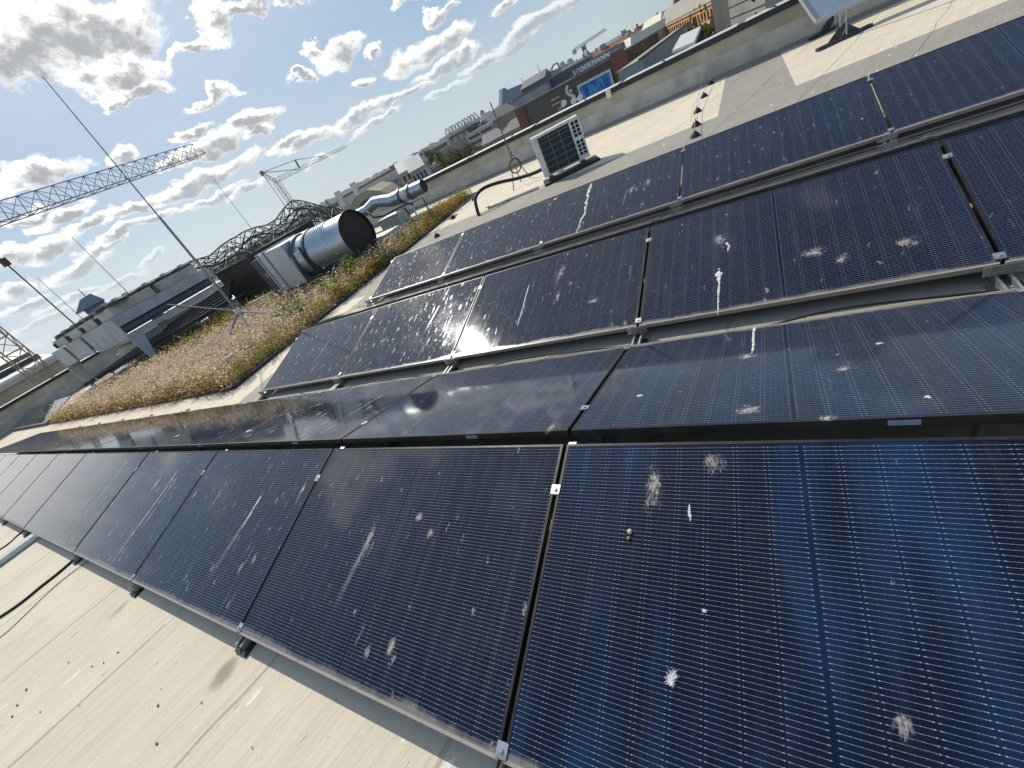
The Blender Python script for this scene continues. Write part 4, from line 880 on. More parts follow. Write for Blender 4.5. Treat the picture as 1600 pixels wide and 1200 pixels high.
# ------------------------------------------------------------------ dry cooler on legs
def cooler():
    Cc = Vector((-20.0, 6.27, 0)); Lc = Vector((-26.5, 5.70, 0)); ex = (Lc-Cc).normalized(); Rr = at(320, 420, 22.4); Rc = Vector((Rr.x, Rr.y, 0)); ey = (Rc-Cc); Ly = ey.length; ey.normalize(); Lx = (Lc-Cc).length
    o = empty('dry_cooler', Cc, 'big pale grey dry cooler with a row of fans, raised on tapered legs', 'cooler')
    Z = Vector((0, 0, 1)); zt, zb = 1.90, 1.16
    def hexa(p0, xa, ya, z0, z1, name, m_, **kw):
        q = [p0, p0+xa, p0+xa+ya, p0+ya]; mb = MB().add([v+Z*z0 for v in q]+[v+Z*z1 for v in q], [(0, 1, 2, 3), (7, 6, 5, 4), (4, 5, 1, 0), (5, 6, 2, 1), (6, 7, 3, 2), (7, 4, 0, 3)]); return loc_part(mb, name, m_, o, **kw)
    # end face (three panels) along ex, facing the camera side; long face along ey
    out = Vector((ex.y, -ex.x, 0));  out = out if out.y < 0 else -out      # outward of the end face
    oy = Vector((ey.y, -ey.x, 0)); oy = oy if oy.x > 0 else -oy
    hexa(Cc-oy*.15, ex*(Lx-.1), ey*Ly, zb+.12, zt-.02, 'coil_body', mat('cooler_core', (.10, .12, .14), .6, .3, .2, 2))
    for k, (s0, s1) in enumerate(((.0, .44), (.49, .74), (.79, 1.0))):
        hexa(Cc+ex*(Lx*s0)+out*.02, ex*(Lx*(s1-s0)), -out*.05, zb-.08*(k == 0), zt, 'end_panel', M_grey)
    hexa(Cc+oy*.03, ey*(Ly+.05), -oy*.06, zt-.34, zt+.01, 'top_fascia', M_grey)
    hexa(Cc+oy*.0, ey*Ly, -oy*.2, zt-.58, zt-.42, 'pipe_beam', mat('bluish_beam', (.07, .10, .14), .45, .4, .2, 3))
    hexa(Cc+oy*.05, ey*(Ly*.98), -oy*.10, 1.02, 1.2, 'lower_beam', M_grey)
    hexa(Cc-oy*.6+ey*.3, ey*(Ly-.6), -oy*.05, .70, .95, 'back_beam', mat('pale_beam', (.5, .52, .52), .5, .1, .1, 3))
    def leg(p, sx, name='leg'):
        mb = MB(); w0, w1 = .30, .13; d = ey
        q0 = [p+d*(-w0*.2)+Z*1.2, p+d*(w0*1.6)+Z*1.2, p+d*(w1)+Z*.0, p+d*0+Z*0]; th = oy*.10
        mb.add(q0+[v-th for v in q0], [(0, 3, 2, 1), (4, 5, 6, 7), (0, 1, 5, 4), (1, 2, 6, 5), (2, 3, 7, 6), (3, 0, 4, 7)]); loc_part(mb, name, M_grey, o)
    leg(Cc+oy*.06, 1); leg(Cc+oy*.06+ey*(Ly-.25), 1); leg(Lc+out*.05-ex*.2, 1); leg(Cc+ex*3.2-ey*-2.5, 1)
    # fan housings on top in two rows
    nfan = 7
    M_fan = mat('fan_housing', (.52, .50, .44), .55, 0, .12, 2, col2=(.42, .40, .35), cs=1.5)
    for k in range(4):
        a = Cc+ex*(Lx*(.03+k*.245))-oy*.0-out*.25; hexa(a, ex*(Lx*.2), -out*1.0, zt+.02, zt+.34, 'fan_housing', M_fan)
    for k in range(2):
        a = Cc+ey*(Ly*(.06+k*.48))-oy*.25; hexa(a, ey*(Ly*.42), -oy*1.3, zt+.02, zt+.36, 'fan_housing', M_fan)
    def fan(c):
        loc_part(MB().tube([c, c+Z*.10, c+Z*.13], [.42, .40, .36], 20), 'fan_ring', mat('fan_ring', (.05, .055, .06), .5, .4, .2, 4), o)
        g = MB()
        for i in range(6):
            a = math.pi*i/6; g.bar(c+Vector((math.cos(a)*.4, math.sin(a)*.4, .15)), c-Vector((math.cos(a)*.4, math.sin(a)*.4, -.15)), .012)
        g.tube([c+Z*.12, c+Z*.20], .10, 10); loc_part(g, 'fan_guard', M_alu, o)
    for k in range(6): fan(Cc+ex*(Lx*(.06+k*.17))-out*.75+Z*(zt+.345))
    for k in range(5): fan(Cc+ey*(Ly*(.12+k*.2))-oy*.9+Z*(zt+.365))
    for k in range(4):
        a = Cc+ex*(Lx*(.20+k*.245))-out*.24; hexa(a, ex*.35, -out*.02, zt+.05, zt+.26, 'motor_box', M_dark)
    return o
cooler()
# low white plant housing under and behind the cooler
hb = empty('plant_housing', (-24, 7.5, 0), 'low pale plant housing with a rounded tank under the cooler', 'housing')
loc_part(MB().box((-27.5, 7.6, 0), (-22.3, 9.5, .55)), 'housing_body', M_grey, hb, bevel=.03)
loc_part(MB().tube([(-25.6, 7.45, .62), (-22.9, 7.45, .62)], .24, 16), 'tank', M_white, hb, autos=True)
loc_part(MB().box((-21.6, 9.6, 0), (-18.9, 11.4, .42)), 'side_body', M_white, hb, bevel=.02)
# rack of dark channels in front of the cooler
rk = empty('cable_rack', (-16, 6.5, 0), 'long dark cable rack of parallel black channels in front of the cooler', 'cable rack')
p0, p1 = atz(128, 612, .25), atz(368, 478, .30); p0 = Vector((-24.0, 5.1, .34)); p1 = Vector((-16.4, 8.3, .62))
dv = (p1-p0).normalized(); nv = Vector((dv.y, -dv.x, 0)).normalized()
for i in range(6):
    s = p0+nv*(.0-.32*i)+Vector((0, 0, .01*i)); e2 = p1+nv*(-.15*i)+Vector((0, 0, .09*i)); loc_part(MB().bar(s, e2, .17, .12), 'channel', M_black, rk); loc_part(MB().bar(s-nv*-.05+Vector((0, 0, .063)), e2-nv*-.05+Vector((0, 0, .063)), .035, .005), 'channel_lip', M_alu, rk); None
for i in range(7):
    c = p0+dv*(i*1.25+.3); loc_part(MB().bar(c+nv*.1+Vector((0, 0, -.08)), c-nv*1.7+Vector((0, 0, -.08)), .06).bar(Vector((c.x, c.y, .0)), c+Vector((0, 0, -.05)), .06), 'rack_foot', M_galv, rk)

# ------------------------------------------------------------------ lightning masts
def big_mast():
    f = Vector((-11.25, 5.6, 0)); j = Vector((f.x-.02, f.y+.06, .66)); top = Vector((-11.17, 5.78, 5.80))
    o = empty('lightning_mast', f, 'tall grey lightning mast on a braced tripod in the flower bed', 'mast')
    loc_part(MB().tube([j, j+(top-j)*.47], [.032, .028], 10), 'lower_pole', mat('mast_grey', (.26, .28, .30), .5, .4, .1, 5), o); loc_part(MB().tube([j+(top-j)*.47, top], [.015, .008], 8), 'upper_rod', mat('dark_rod', (.16, .17, .19), .5, .6), o)
    loc_part(MB().box((j.x-.06, j.y-.06, j.z-.04), (j.x+.06, j.y+.06, j.z+.06)), 'joint', M_white, o)
    for q in (atz(398, 523, .03), Vector((-10.4, 6.2, .05)), Vector((-12.1, 5.2, .05))): loc_part(MB().tube([j, q], .026, 8), 'leg', M_galv, o)
    loc_part(MB().tube([j, at(262, 476, 15.2)], .022, 8), 'brace', M_darkst, o)
big_mast()
for i, (ut, vt, ub, vb, d, lab) in enumerate(((330, 275, 388, 357, 30, 'thin lightning rod rising behind the lattice arches'), (112, 370, 205, 460, 24, 'thin lightning rod above the middle of the cooler'), (58, 434, 130, 497, 28, 'thin lightning rod above the left end of the cooler'), (122, 452, 136, 466, 330, 'short mast on the roof of the distant blue tower'))):
    tp = at(ut, vt, d); f = Vector((tp.x, tp.y, 0 if d < 100 else tp.z-8)); o = empty('lightning_rod', f, lab, 'rod', 'thin lightning rods')
    MB().tube([(0, 0, 0), (0, 0, tp.z-f.z)], [.020 if d < 100 else .35, .010 if d < 100 else .2], 7).build('rod', mat('dark_rod', (1, 1, 1)), o)

#SECTION city
# ------------------------------------------------------------------ far things
def lattice_beam(mb, p, q, w, n, th, up=Vector((0, 0, 1)), tri=True):
    """open triangular lattice girder"""
    p = Vector(p); q = Vector(q); d = (q-p).normalized(); s = d.cross(up).normalized(); u = s.cross(d)
    ch = [s*(w/2)-u*(w/3), -s*(w/2)-u*(w/3), u*(w*.66)] if tri else [s*(w/2)+u*(w/2), -s*(w/2)+u*(w/2), -s*(w/2)-u*(w/2), s*(w/2)-u*(w/2)]
    for c in ch: mb.bar(p+c, q+c, th*1.6)
    m_ = len(ch)
    for i in range(n):
        a = p+(q-p)*(i/n); b = p+(q-p)*((i+1)/n)
        for k in range(m_):
            c0, c1 = ch[k], ch[(k+1) % m_]; mb.bar(a+c0, b+c1 if i % 2 else b+c1, th); mb.bar(a+c0, a+c1, th)
def crane(label, base, top_z, mast_w, jib_a, jib_b, m_, n_mast, n_jib, th, hook=None, ties=True, cw=True):
    o = empty('tower_crane', base, label, 'crane', 'tower cranes')
    ms = MB(); lattice_beam(ms, base, Vector((base.x, base.y, top_z)), mast_w, n_mast, th, up=Vector((0, 1, 0)), tri=False); loc_part(ms, 'mast', m_, o)
    jb = MB(); lattice_beam(jb, jib_a, jib_b, mast_w*.9, n_jib, th); loc_part(jb, 'jib', m_, o)
    return o
# big crane on the left: mast leaves the frame, jib reaches in from the upper left
M_yel = mat('crane_yellow', (.33, .24, .14), .6, 0, .25, .6); M_grst = mat('crane_grey', (.20, .22, .24), .6, .1, .2, .5)
D1 = 62.0
tp1 = at(310, 237, D1); l1 = at(0, 338, 46.0); dj = (l1-tp1); mast_f = at(28, 556, 50.0); 
b1 = Vector((mast_f.x, mast_f.y, GZ)); topz = 11.6
ax = Vector((b1.x, b1.y, 0)); 
j_in = Vector((b1.x, b1.y, topz))
c1 = empty('tower_crane', b1, 'near tower crane with grey jib crossing the upper left sky and yellowish lattice mast', 'crane', 'tower cranes')
ms = MB(); lattice_beam(ms, b1, Vector((b1.x, b1.y, topz+1)), 1.25, 30, .05, up=Vector((0, 1, 0)), tri=False); loc_part(ms, 'mast', M_yel, c1)
jb = MB(); lattice_beam(jb, tp1, tp1+dj*1.55, 1.25, 24, .036); loc_part(jb, 'jib', M_grst, c1)
hk = at(5, 408, 47.0); hm = MB().box((hk.x-.2, hk.y-.2, hk.z-.35), (hk.x+.2, hk.y+.2, hk.z+.15)); loc_part(hm, 'hook_block', mat('hook_red', (.10, .04, .035), .6), c1)
rp = MB().tube([hk, hk+Vector((0, 0, -6))], .05, 5).tube([hk, hk+Vector((0, 0, 4))], .04, 5); loc_part(rp, 'hook_rope', M_darkst, c1)
# tie line below the jib
# pale yellow crane in the middle
D2 = 210.0
pm = at(431, 283, D2); b2 = Vector((pm.x, pm.y, GZ)); c2 = empty('tower_crane', b2, 'yellow tower crane with rear counter jib behind the lattice arches', 'crane', 'tower cranes')
ms = MB(); lattice_beam(ms, b2, pm, 1.8, 14, .08, up=Vector((0, 1, 0)), tri=False); loc_part(ms, 'mast', M_yel, c2)
jb = MB(); tipj = at(541, 229, 330); lattice_beam(jb, pm, tipj, 1.5, 24, .065); loc_part(jb, 'jib', M_yel, c2)
back = at(409, 270, 190); cb = MB(); lattice_beam(cb, pm, back, 1.2, 5, .08); cb.box((back.x-.5, back.y-.5, back.z-.8), (back.x+.5, back.y+.5, back.z+.5)); loc_part(cb, 'counter_jib', M_yel, c2)
aP = at(461, 250, 232); pt = MB().bar(at(468, 262, 235), aP, .7).bar(aP, at(508, 243, 285), .2).bar(aP, back, .2).bar(at(470, 264, 235), back, .2); loc_part(pt, 'top_tie', M_yel, c2)
loc_part(MB().tube([back, back+Vector((0, 0, -16))], .10, 5), 'hook_rope', M_darkst, c2)
# grey crane far away
D3 = 420.0
pm = at(911, 70, D3); b3 = Vector((pm.x, pm.y, GZ)); c3 = empty('tower_crane', b3, 'pale grey tower crane above the brown store roof', 'crane', 'tower cranes')
M_pg = mat('crane_pale', (.42, .44, .46), .6, 0, .1, .3)
ms = MB(); lattice_beam(ms, b3, pm, 2.6, 20, .22, up=Vector((0, 1, 0)), tri=False); loc_part(ms, 'mast', M_pg, c3)
jb = MB(); lattice_beam(jb, pm, at(947, 46, 470), 1.9, 18, .13); loc_part(jb, 'jib', M_pg, c3)
cb = MB(); bk3 = at(897, 79, 400); lattice_beam(cb, pm, bk3, 1.8, 4, .16); cb.box((bk3.x-1.2, bk3.y-1.2, bk3.z-2.2), (bk3.x+1.2, bk3.y+1.2, bk3.z+.6)); loc_part(cb, 'counter_jib', M_pg, c3)
loc_part(MB().box((pm.x-1.4, pm.y-1.4, pm.z-3.4), (pm.x+1.4, pm.y+1.4, pm.z-1)), 'cab', M_darkst, c3)

# curved lattice roof (steel arches) beyond the roof edge
def lattice_arches():
    M_l = mat('arch_steel', (.05, .053, .06), .7, 0, .2, .8)
    o = empty('lattice_canopy', at(400, 400, 62), 'wavy steel lattice canopy of arched trusses rising behind the ribbed enclosure', 'canopy')
    line = [(286, 414), (300, 405), (318, 398), (337, 385), (352, 380), (366, 374), (381, 361), (397, 351), (414, 347), (431, 341), (447, 325), (461, 312), (474, 310), (487, 311), (506, 317), (526, 323), (548, 331)]
    rows = 5; n = len(line)*2-2; D0 = 58.0
    top = [at(u, v, D0) for u, v in line]; fine = []
    for i in range(n+1): k = min(i//2, len(line)-2); f = i/2-k; fine.append(top[k]*(1-f)+top[k+1]*f)
    back = Vector((fine[n//2].x, fine[n//2].y, 0)).normalized()
    G = []
    for r in range(rows):
        q = r/(rows-1); dz = -3.6*(1-min(1, q/.5))**1.6-1.5*max(0, q-.5)*2
        wv = [.5*math.sin(i*.55+r*1.3) for i in range(n+1)]
        G.append([p+back*(13*q-3)+Vector((0, 0, dz+wv[i]*(1-q))) for i, p in enumerate(fine)])
    for r in range(rows):
        tr = MB(); dn = Vector((0, 0, -.95))
        for i in range(n):
            a, b = G[r][i], G[r][i+1]; tr.bar(a, b, .13); tr.bar(a+dn, b+dn, .13)
            tr.bar(a, b+dn, .055) if i % 2 else tr.bar(a+dn, b, .055)
        loc_part(tr, 'arch_truss', M_l, o)
    pr = MB()
    for r in range(rows-1):
        for i in range(0, n-1, 2): pr.bar(G[r][i], G[r+1][i+2], .085); pr.bar(G[r][i+2], G[r+1][i], .085)
    loc_part(pr, 'cross_bracing', M_l, o)
    pl = MB()
    for i in range(0, n+1, 8): pl.bar(G[0][i]+Vector((0, 0, -.9)), Vector((G[0][i].x, G[0][i].y, GZ)), .3)
    loc_part(pl, 'columns', M_l, o)
lattice_arches()

FACMATS = {}
def facade(name, col, **kw): return mat(name, col, .75, 0, .14, .25, col2=tuple(c*.82 for c in col), cs=.15, **kw)
M_win = mat('window_glass', (.03, .038, .045), .25, 0, .4, .7)
M_roofg = mat('roof_grey', (.17, .17, .17), .7, .1, .25, .3); M_roofp = mat('roof_pale', (.50, .50, .46), .6, .1, .15, .3); M_roofr = mat('roof_red', (.24, .10, .06), .8, 0, .25, .4)
NB = [0]
def building(label, u0, v0, u1, v1, d0, d1, depth, m_, floors=0, cols=0, h_floor=3.3, roof=None, roof_h=0.0, zbot=GZ, cat='building', name='building', win=(.5, .55), m_win=None, roof_m=None, group=None, top_gap=1.2, flat_roof=None):
    a = at(u0, v0, d0); b = at(u1, v1, d1)
    zt = (a.z+b.z)/2
    a.z = b.z = zbot; e = b-a; L = e.length; e.normalize(); n = Vector((e.y, -e.x, 0)); n = n if n.dot(a) < 0 else -n     # n towards us
    ang = math.atan2(e.y, e.x)
    o = empty(name, a, label, cat, group, rz=ang); hgt = zt-zbot
    sgn = -1 if Vector((math.sin(ang), -math.cos(ang), 0)).dot(n) > 0 else 1   # local -y is the outward side when sgn=-1
    y_in = depth if sgn < 0 else -depth
    yo = min(0, y_in), max(0, y_in); f_ = -1 if sgn < 0 else 1
    MB().box((0, yo[0], 0), (L, yo[1], hgt)).build('wall', m_, o)
    if roof == 'gable':
        mid = (yo[0]+yo[1])/2; mb = MB(); q = .3
        mb.add([(-q, yo[0]-q, hgt+.02), (L+q, yo[0]-q, hgt+.02), (L+q, mid, hgt+roof_h), (-q, mid, hgt+roof_h), (L+q, yo[1]+q, hgt+.02), (-q, yo[1]+q, hgt+.02)], [(0, 1, 2, 3), (3, 2, 4, 5), (0, 3, 5), (1, 4, 2), (0, 5, 4, 1)]); mb.build('roof', roof_m or M_roofg, o)
    elif roof == 'mansard':
        mb = MB(); i = roof_h*.55; y0, y1 = yo
        mb.add([(-.3, y0-.3, hgt+.02), (L+.3, y0-.3, hgt+.02), (L+.3, y1+.3, hgt+.02), (-.3, y1+.3, hgt+.02), (i, y0+i, hgt+roof_h), (L-i, y0+i, hgt+roof_h), (L-i, y1-i, hgt+roof_h), (i, y1-i, hgt+roof_h)], [(0, 1, 5, 4), (1, 2, 6, 5), (2, 3, 7, 6), (3, 0, 4, 7), (4, 5, 6, 7), (0, 3, 2, 1)]); mb.build('roof', roof_m or M_roofg, o)
    else: MB().box((-.25, yo[0]-.25, hgt+.01), (L+.25, yo[1]+.25, hgt+.4)).build('roof', roof_m or flat_roof or M_roofg, o)
    if floors and cols:
        wx, wz = L/cols*win[0], h_floor*win[1]; y0, y1 = (-.06, .08) if f_ < 0 else (-.08, .06)
        me = MB().box((-wx/2, y0, -wz/2), (wx/2, y1, wz/2)).mesh('window', m_win or M_win)
        for r in range(floors):
            for c in range(cols): part('window', me, o, (L*(c+.5)/cols, 0, hgt-top_gap-h_floor*r-wz/2))
    return o, L, hgt, f_
# --- the brown department store
M_br = facade('brown_brick', (.105, .085, .07)); M_rb = facade('red_brick', (.22, .075, .05)); M_gs = facade('grey_slab', (.34, .35, .35)); M_bs = facade('blue_slab', (.10, .125, .15))
store, L, hg, f_ = building('long dark brown store with sign letters and a blue billboard, past the parapet', 806, 174, 973, 81, 150, 135, 30, M_br, top_gap=2, name='store')
d0 = f_
def yy_(k): return d0*k
MB().box((-.3, min(yy_(.25), 0), 0), (3.0, max(yy_(.25), 0), hg+.1)).build('end_pier', M_rb, store); MB().box((L-3.2, min(yy_(.3), 0), 0), (L+.4, max(yy_(.3), 0), hg+1.0)).build('end_pier', M_rb, store)
rb3 = MB()
for i in range(60): x = 3.4+(L-19)*i/60; rb3.box((x, min(yy_(.10), 0), 4), (x+.3, max(yy_(.10), 0), hg-.3))
rb3.build('facade_ribs', mat('brown_fin', (.13, .105, .085), .7, 0, .2, .5), store)
bx0, bx1 = L-13.6, L-3.9; bz1, bz0 = hg-1.7, hg-6.6
MB().box((bx0, min(yy_(.12), yy_(.5)), bz0), (bx1, max(yy_(.12), yy_(.5)), bz1)).build('billboard_frame', M_white, store)
def billboard_mat():
    mt = bpy.data.materials.new('billboard_print'); mt.use_nodes = True; t = NT(mt.node_tree); b = t.n['Principled BSDF']; P = t.new('ShaderNodeTexCoord').outputs['Object']; x, y, z = t.sep(P)
    n1 = t.noise(t.v('MULTIPLY', P, (1, 1, .5)), .7, 5, .6); n2 = t.noise(P, .45, 3)
    c = t.mix(t.mr(n1, .4, .62), (.01, .07, .34, 1), (.03, .30, .62, 1)); c = t.mix(t.mr(n2, .62, .70, 0, .8), c, (.62, .62, .30, 1)); c = t.mix(t.mr(t.noise(P, 1.3, 4), .66, .72, 0, .7), c, (.55, .75, .85, 1))
    t.l.new(c, b.inputs['Base Color']); b.inputs['Roughness'].default_value = .5; return mt
MB().box((bx0+.5, min(yy_(.51), yy_(.58)), bz0+.4), (bx1-.4, max(yy_(.51), yy_(.58)), bz1-.5)).build('billboard', billboard_mat(), store)
# white curled emblem left of the billboard
em = MB(); ex0 = bx0-3.6; y0, y1 = min(yy_(.12), yy_(.4)), max(yy_(.12), yy_(.4))
def fin(pts, w): 
    for i in range(len(pts)-1): em.bar((pts[i][0], (y0+y1)/2, pts[i][1]), (pts[i+1][0], (y0+y1)/2, pts[i+1][1]), .35, w, up=(1, 0, .3))
E_ = lambda x, z: (bx0-3.0+x*.62, hg-.6-z*.62)
fin([E_(.6, 0), E_(-.5, 1.6), E_(-.2, 3.0), E_(1.4, 4.2), E_(2.6, 5.2)], .7); fin([E_(2.2, 5.4), E_(.9, 7.7), E_(1.0, 10)], .7); a_, b_ = E_(.9, 2.9), E_(2.0, 1.8); em.box((a_[0], y0, a_[1]), (b_[0], y1, b_[1]))
fin([E_(1.6, 6), E_(5.2, 7)], .6)
em.build('emblem', M_white, store)
tx = MB()
for i, (z, w) in enumerate(((hg-2.2, 2.8), (hg-3.4, 3.4))): tx.box((bx0-8.6, y0, z), (bx0-8.6+w, y1, z+.35))
for i, x in enumerate((0, .6, 1.1, 1.5)): tx.box((bx0-7.4+x, y0, hg-5.2), (bx0-7.2+x, y1, hg-4.2)); tx.box((bx0-7.4+x*.8, y0, hg-5.2+.3*i), (bx0-6.8+x*.5, y1, hg-5.08+.3*i))
tx.build('small_lettering', mat('sign_grey', (.45, .45, .43), .5), store)
def word(txt, size, depth, m_, parent, loc, rot, name='letter', space=1.0):
    """each letter its own mesh part"""
    x = 0.0
    for chx in txt:
        cu = bpy.data.curves.new('tmp', 'FONT'); cu.body = chx; cu.size = size; cu.extrude = depth; ob = bpy.data.objects.new('tmp', cu); COL.objects.link(ob)
        dg = bpy.context.evaluated_depsgraph_get(); me = bpy.data.meshes.new_from_object(ob.evaluated_get(dg)); xs_ = [v.co.x for v in me.vertices] or [0, .3*size]
        w = max(xs_)-min(xs_); bpy.data.objects.remove(ob); bpy.data.curves.remove(cu)
        for v in me.vertices: v.co.x -= min(xs_)
        me.materials.clear(); me.materials.append(m_); o = link(bpy.data.objects.new(name, me), parent)
        o.matrix_local = Matrix.Translation(Vector(loc)+rot@Vector((x, 0, 0)))@rot.to_4x4(); x += w+size*.12*space
    return x
rotS = Matrix(((1, 0, 0), (0, 0, -1), (0, 1, 0))) if d0 < 0 else Matrix(((-1, 0, 0), (0, 0, 1), (0, 1, 0)))
MB().box((L-14.2, min(yy_(-.6), yy_(-.9)), hg+.42), (L-3.3, max(yy_(-.6), yy_(-.9)), hg+.62)).build('sign_rail', M_darkst, store)
sw = 15.5
word('STOCKMANN', 1.62, .10, mat('sign_white', (.74, .75, .74), .5), store, (L-13.9, yy_(-.4), hg+.65) if d0 < 0 else (L-3.5, yy_(-.4), hg+.65), rotS)
# upper storeys of the store set back
uo, L2, h2, f2 = building('grey set-back upper block left on the brown store roof', 801, 160, 852, 128, 158, 155, 22, M_gs, zbot=GZ+2)
for x in (10, 14.5, 16.5): MB().box((x, min(f2*.1, 0), h2-6), (x+1.6, max(f2*.1, 0), h2-4.2)).build('window', M_win, uo)
building('bluish grey plant block in the middle of the brown store roof', 846, 135, 892, 103, 162, 158, 20, M_bs, zbot=GZ+2)
building('pale grey block right on the brown store roof with a slanted side', 893, 112, 938, 87, 160, 154, 20, M_gs, zbot=GZ+2, floors=1, cols=5, h_floor=2.5, top_gap=1.5)
building('low dark roof box at the left of the store', 815, 141, 850, 120, 172, 170, 12, M_bs, zbot=GZ+4, roof='gable', roof_h=2)
for i, (u, v) in enumerate(((882, 162), (897, 158), (907, 153))):
    p = at(u, v, 40+i); o = empty('satellite_dish', p, ['leftmost white satellite dish above the parapet', 'middle white satellite dish above the parapet', 'rightmost flattened white satellite dish above the parapet'][i], 'dish', 'satellite dishes beyond the parapet')
    dirv = (Vector((0, 0, H))-p).normalized()+Vector((-.35, 0, .5)); dirv.normalize()
    MB().tube([dirv*.0, dirv*.04, dirv*.10], [.04, .18, .25], 20, caps=True).build('reflector', M_white, o); MB().bar((0, 0, -.05), (0, 0, -3.2), .06).build('pole', M_darkst, o)
# --- shining library hill
def library():
    D = 900; pk = at(784, 139, D); lb_ = at(768, 193, D); rb_ = at(832, 130, D+40); base = GZ
    o = empty('library', (pk.x, pk.y, base), 'sloping glass mountain shaped library tower with a bright left edge far off', 'library')
    e = at(800, 130, D)-at(784, 139, D); e.z = 0; e.normalize(); n = -Vector((pk.x, pk.y, 0)).normalized(); bk = -n*40
    a = Vector((lb_.x, lb_.y, base)); zt = pk.z
    P = [a, a+e*120, Vector((pk.x, pk.y, 0))+e*108+Vector((0, 0, at(860, 97, D).z*.55)), Vector((pk.x, pk.y, 0))+e*22+Vector((0, 0, zt*.80)), Vector((pk.x, pk.y, 0))+e*9+Vector((0, 0, zt*.84)), Vector((pk.x, pk.y, zt))+e*5, Vector((pk.x, pk.y, zt))-e*2]
    MBx = MB(); nn = len(P); MBx.add(P+[p+bk for p in P], [tuple(range(nn)), tuple(range(2*nn-1, nn-1, -1))]+[(i, n_ := nn+i, nn+(i+1) % nn, (i+1) % nn) for i in range(nn)]); loc_part(MBx, 'glass_slope', mat('library_blue', (.13, .19, .25), .35, .2, .15, .05), o)
    w = MB(); c0 = a+n*1.5; c1 = P[-1]+n*1.5; mid = c0+(c1-c0)*.45+e*5; w.bar(c0, mid, 9, 2, up=n).bar(mid, c1, 6, 2, up=n); loc_part(w, 'bright_edge', mat('library_white', (.75, .77, .76), .4), o)
library()
def cone_tower():
    p = at(757, 170, 640); q = at(765, 205, 640); o = empty('spire_dome', (q.x, q.y, GZ), 'white pointed dome with a dark tip left of the library', 'dome')
    zt = p.z-GZ; MB().tube([(0, 0, 0), (0, 0, zt*.45), (0, 0, zt*.75), (0, 0, zt*.95)], [10, 9.5, 6, 2.5], 18).build('dome_body', mat('dome_white', (.60, .60, .58), .5, 0, .1, .1), o, autos=True); MB().tube([(0, 0, zt*.951), (0, 0, zt+.5)], [4, 1.0], 10).build('tip', M_darkst, o)
cone_tower()
# --- office with ribbon windows
of, L, hg, f_ = building('white office block with long ribbon windows, below the library', 728, 213, 812, 167, 330, 300, 20, facade('office_white', (.48, .49, .48)), flat_roof=M_roofp)
for r in range(5):
    for c in range(4):
        x = 1.5+c*(L-2)/4; MB().box((x, min(f_*.15, 0), hg-3.2-r*3.7), (x+(L-2)/4-1.2, max(f_*.15, 0), hg-1.5-r*3.7)).build('ribbon_window', M_win, of)
# --- railway bridge arches
br = empty('arch_bridge', at(720, 207, 560), 'grey iron railway bridge with five round arches in the distance', 'bridge'); M_brg = mat('bridge_iron', (.42, .44, .45), .6, .1)
uv = [(698+i*9.6, 217-i*5.4) for i in range(6)]
for i in range(5):
    a, b = at(*uv[i], 560), at(*uv[i+1], 560); a.z = b.z = min(a.z, b.z)
    for off in (0, 9):
        pts = [a+(b-a)*(k/12)+Vector((0, off, math.sin(math.pi*k/12)*9.0)) for k in range(13)]; mb = MB().tube(pts, .55, 6)
        for k in range(1, 12, 2): mb.bar(pts[k], Vector((pts[k].x, pts[k].y, a.z)), .25)
        loc_part(mb, 'arch', M_brg, br)
a, b = at(*uv[0], 560), at(*uv[5], 560); zd = min(a.z, b.z); a.z = b.z = zd; loc_part(MB().bar(a+Vector((0, 4, -.8)), b+Vector((0, 4, -.8)), 11, 1.6), 'deck', M_darkst, br)
for i in range(6): q = a+(b-a)*(i/5); loc_part(MB().box((q.x-2, q.y, GZ), (q.x+2, q.y+8, zd-1.7)), 'pier', M_conc, br)
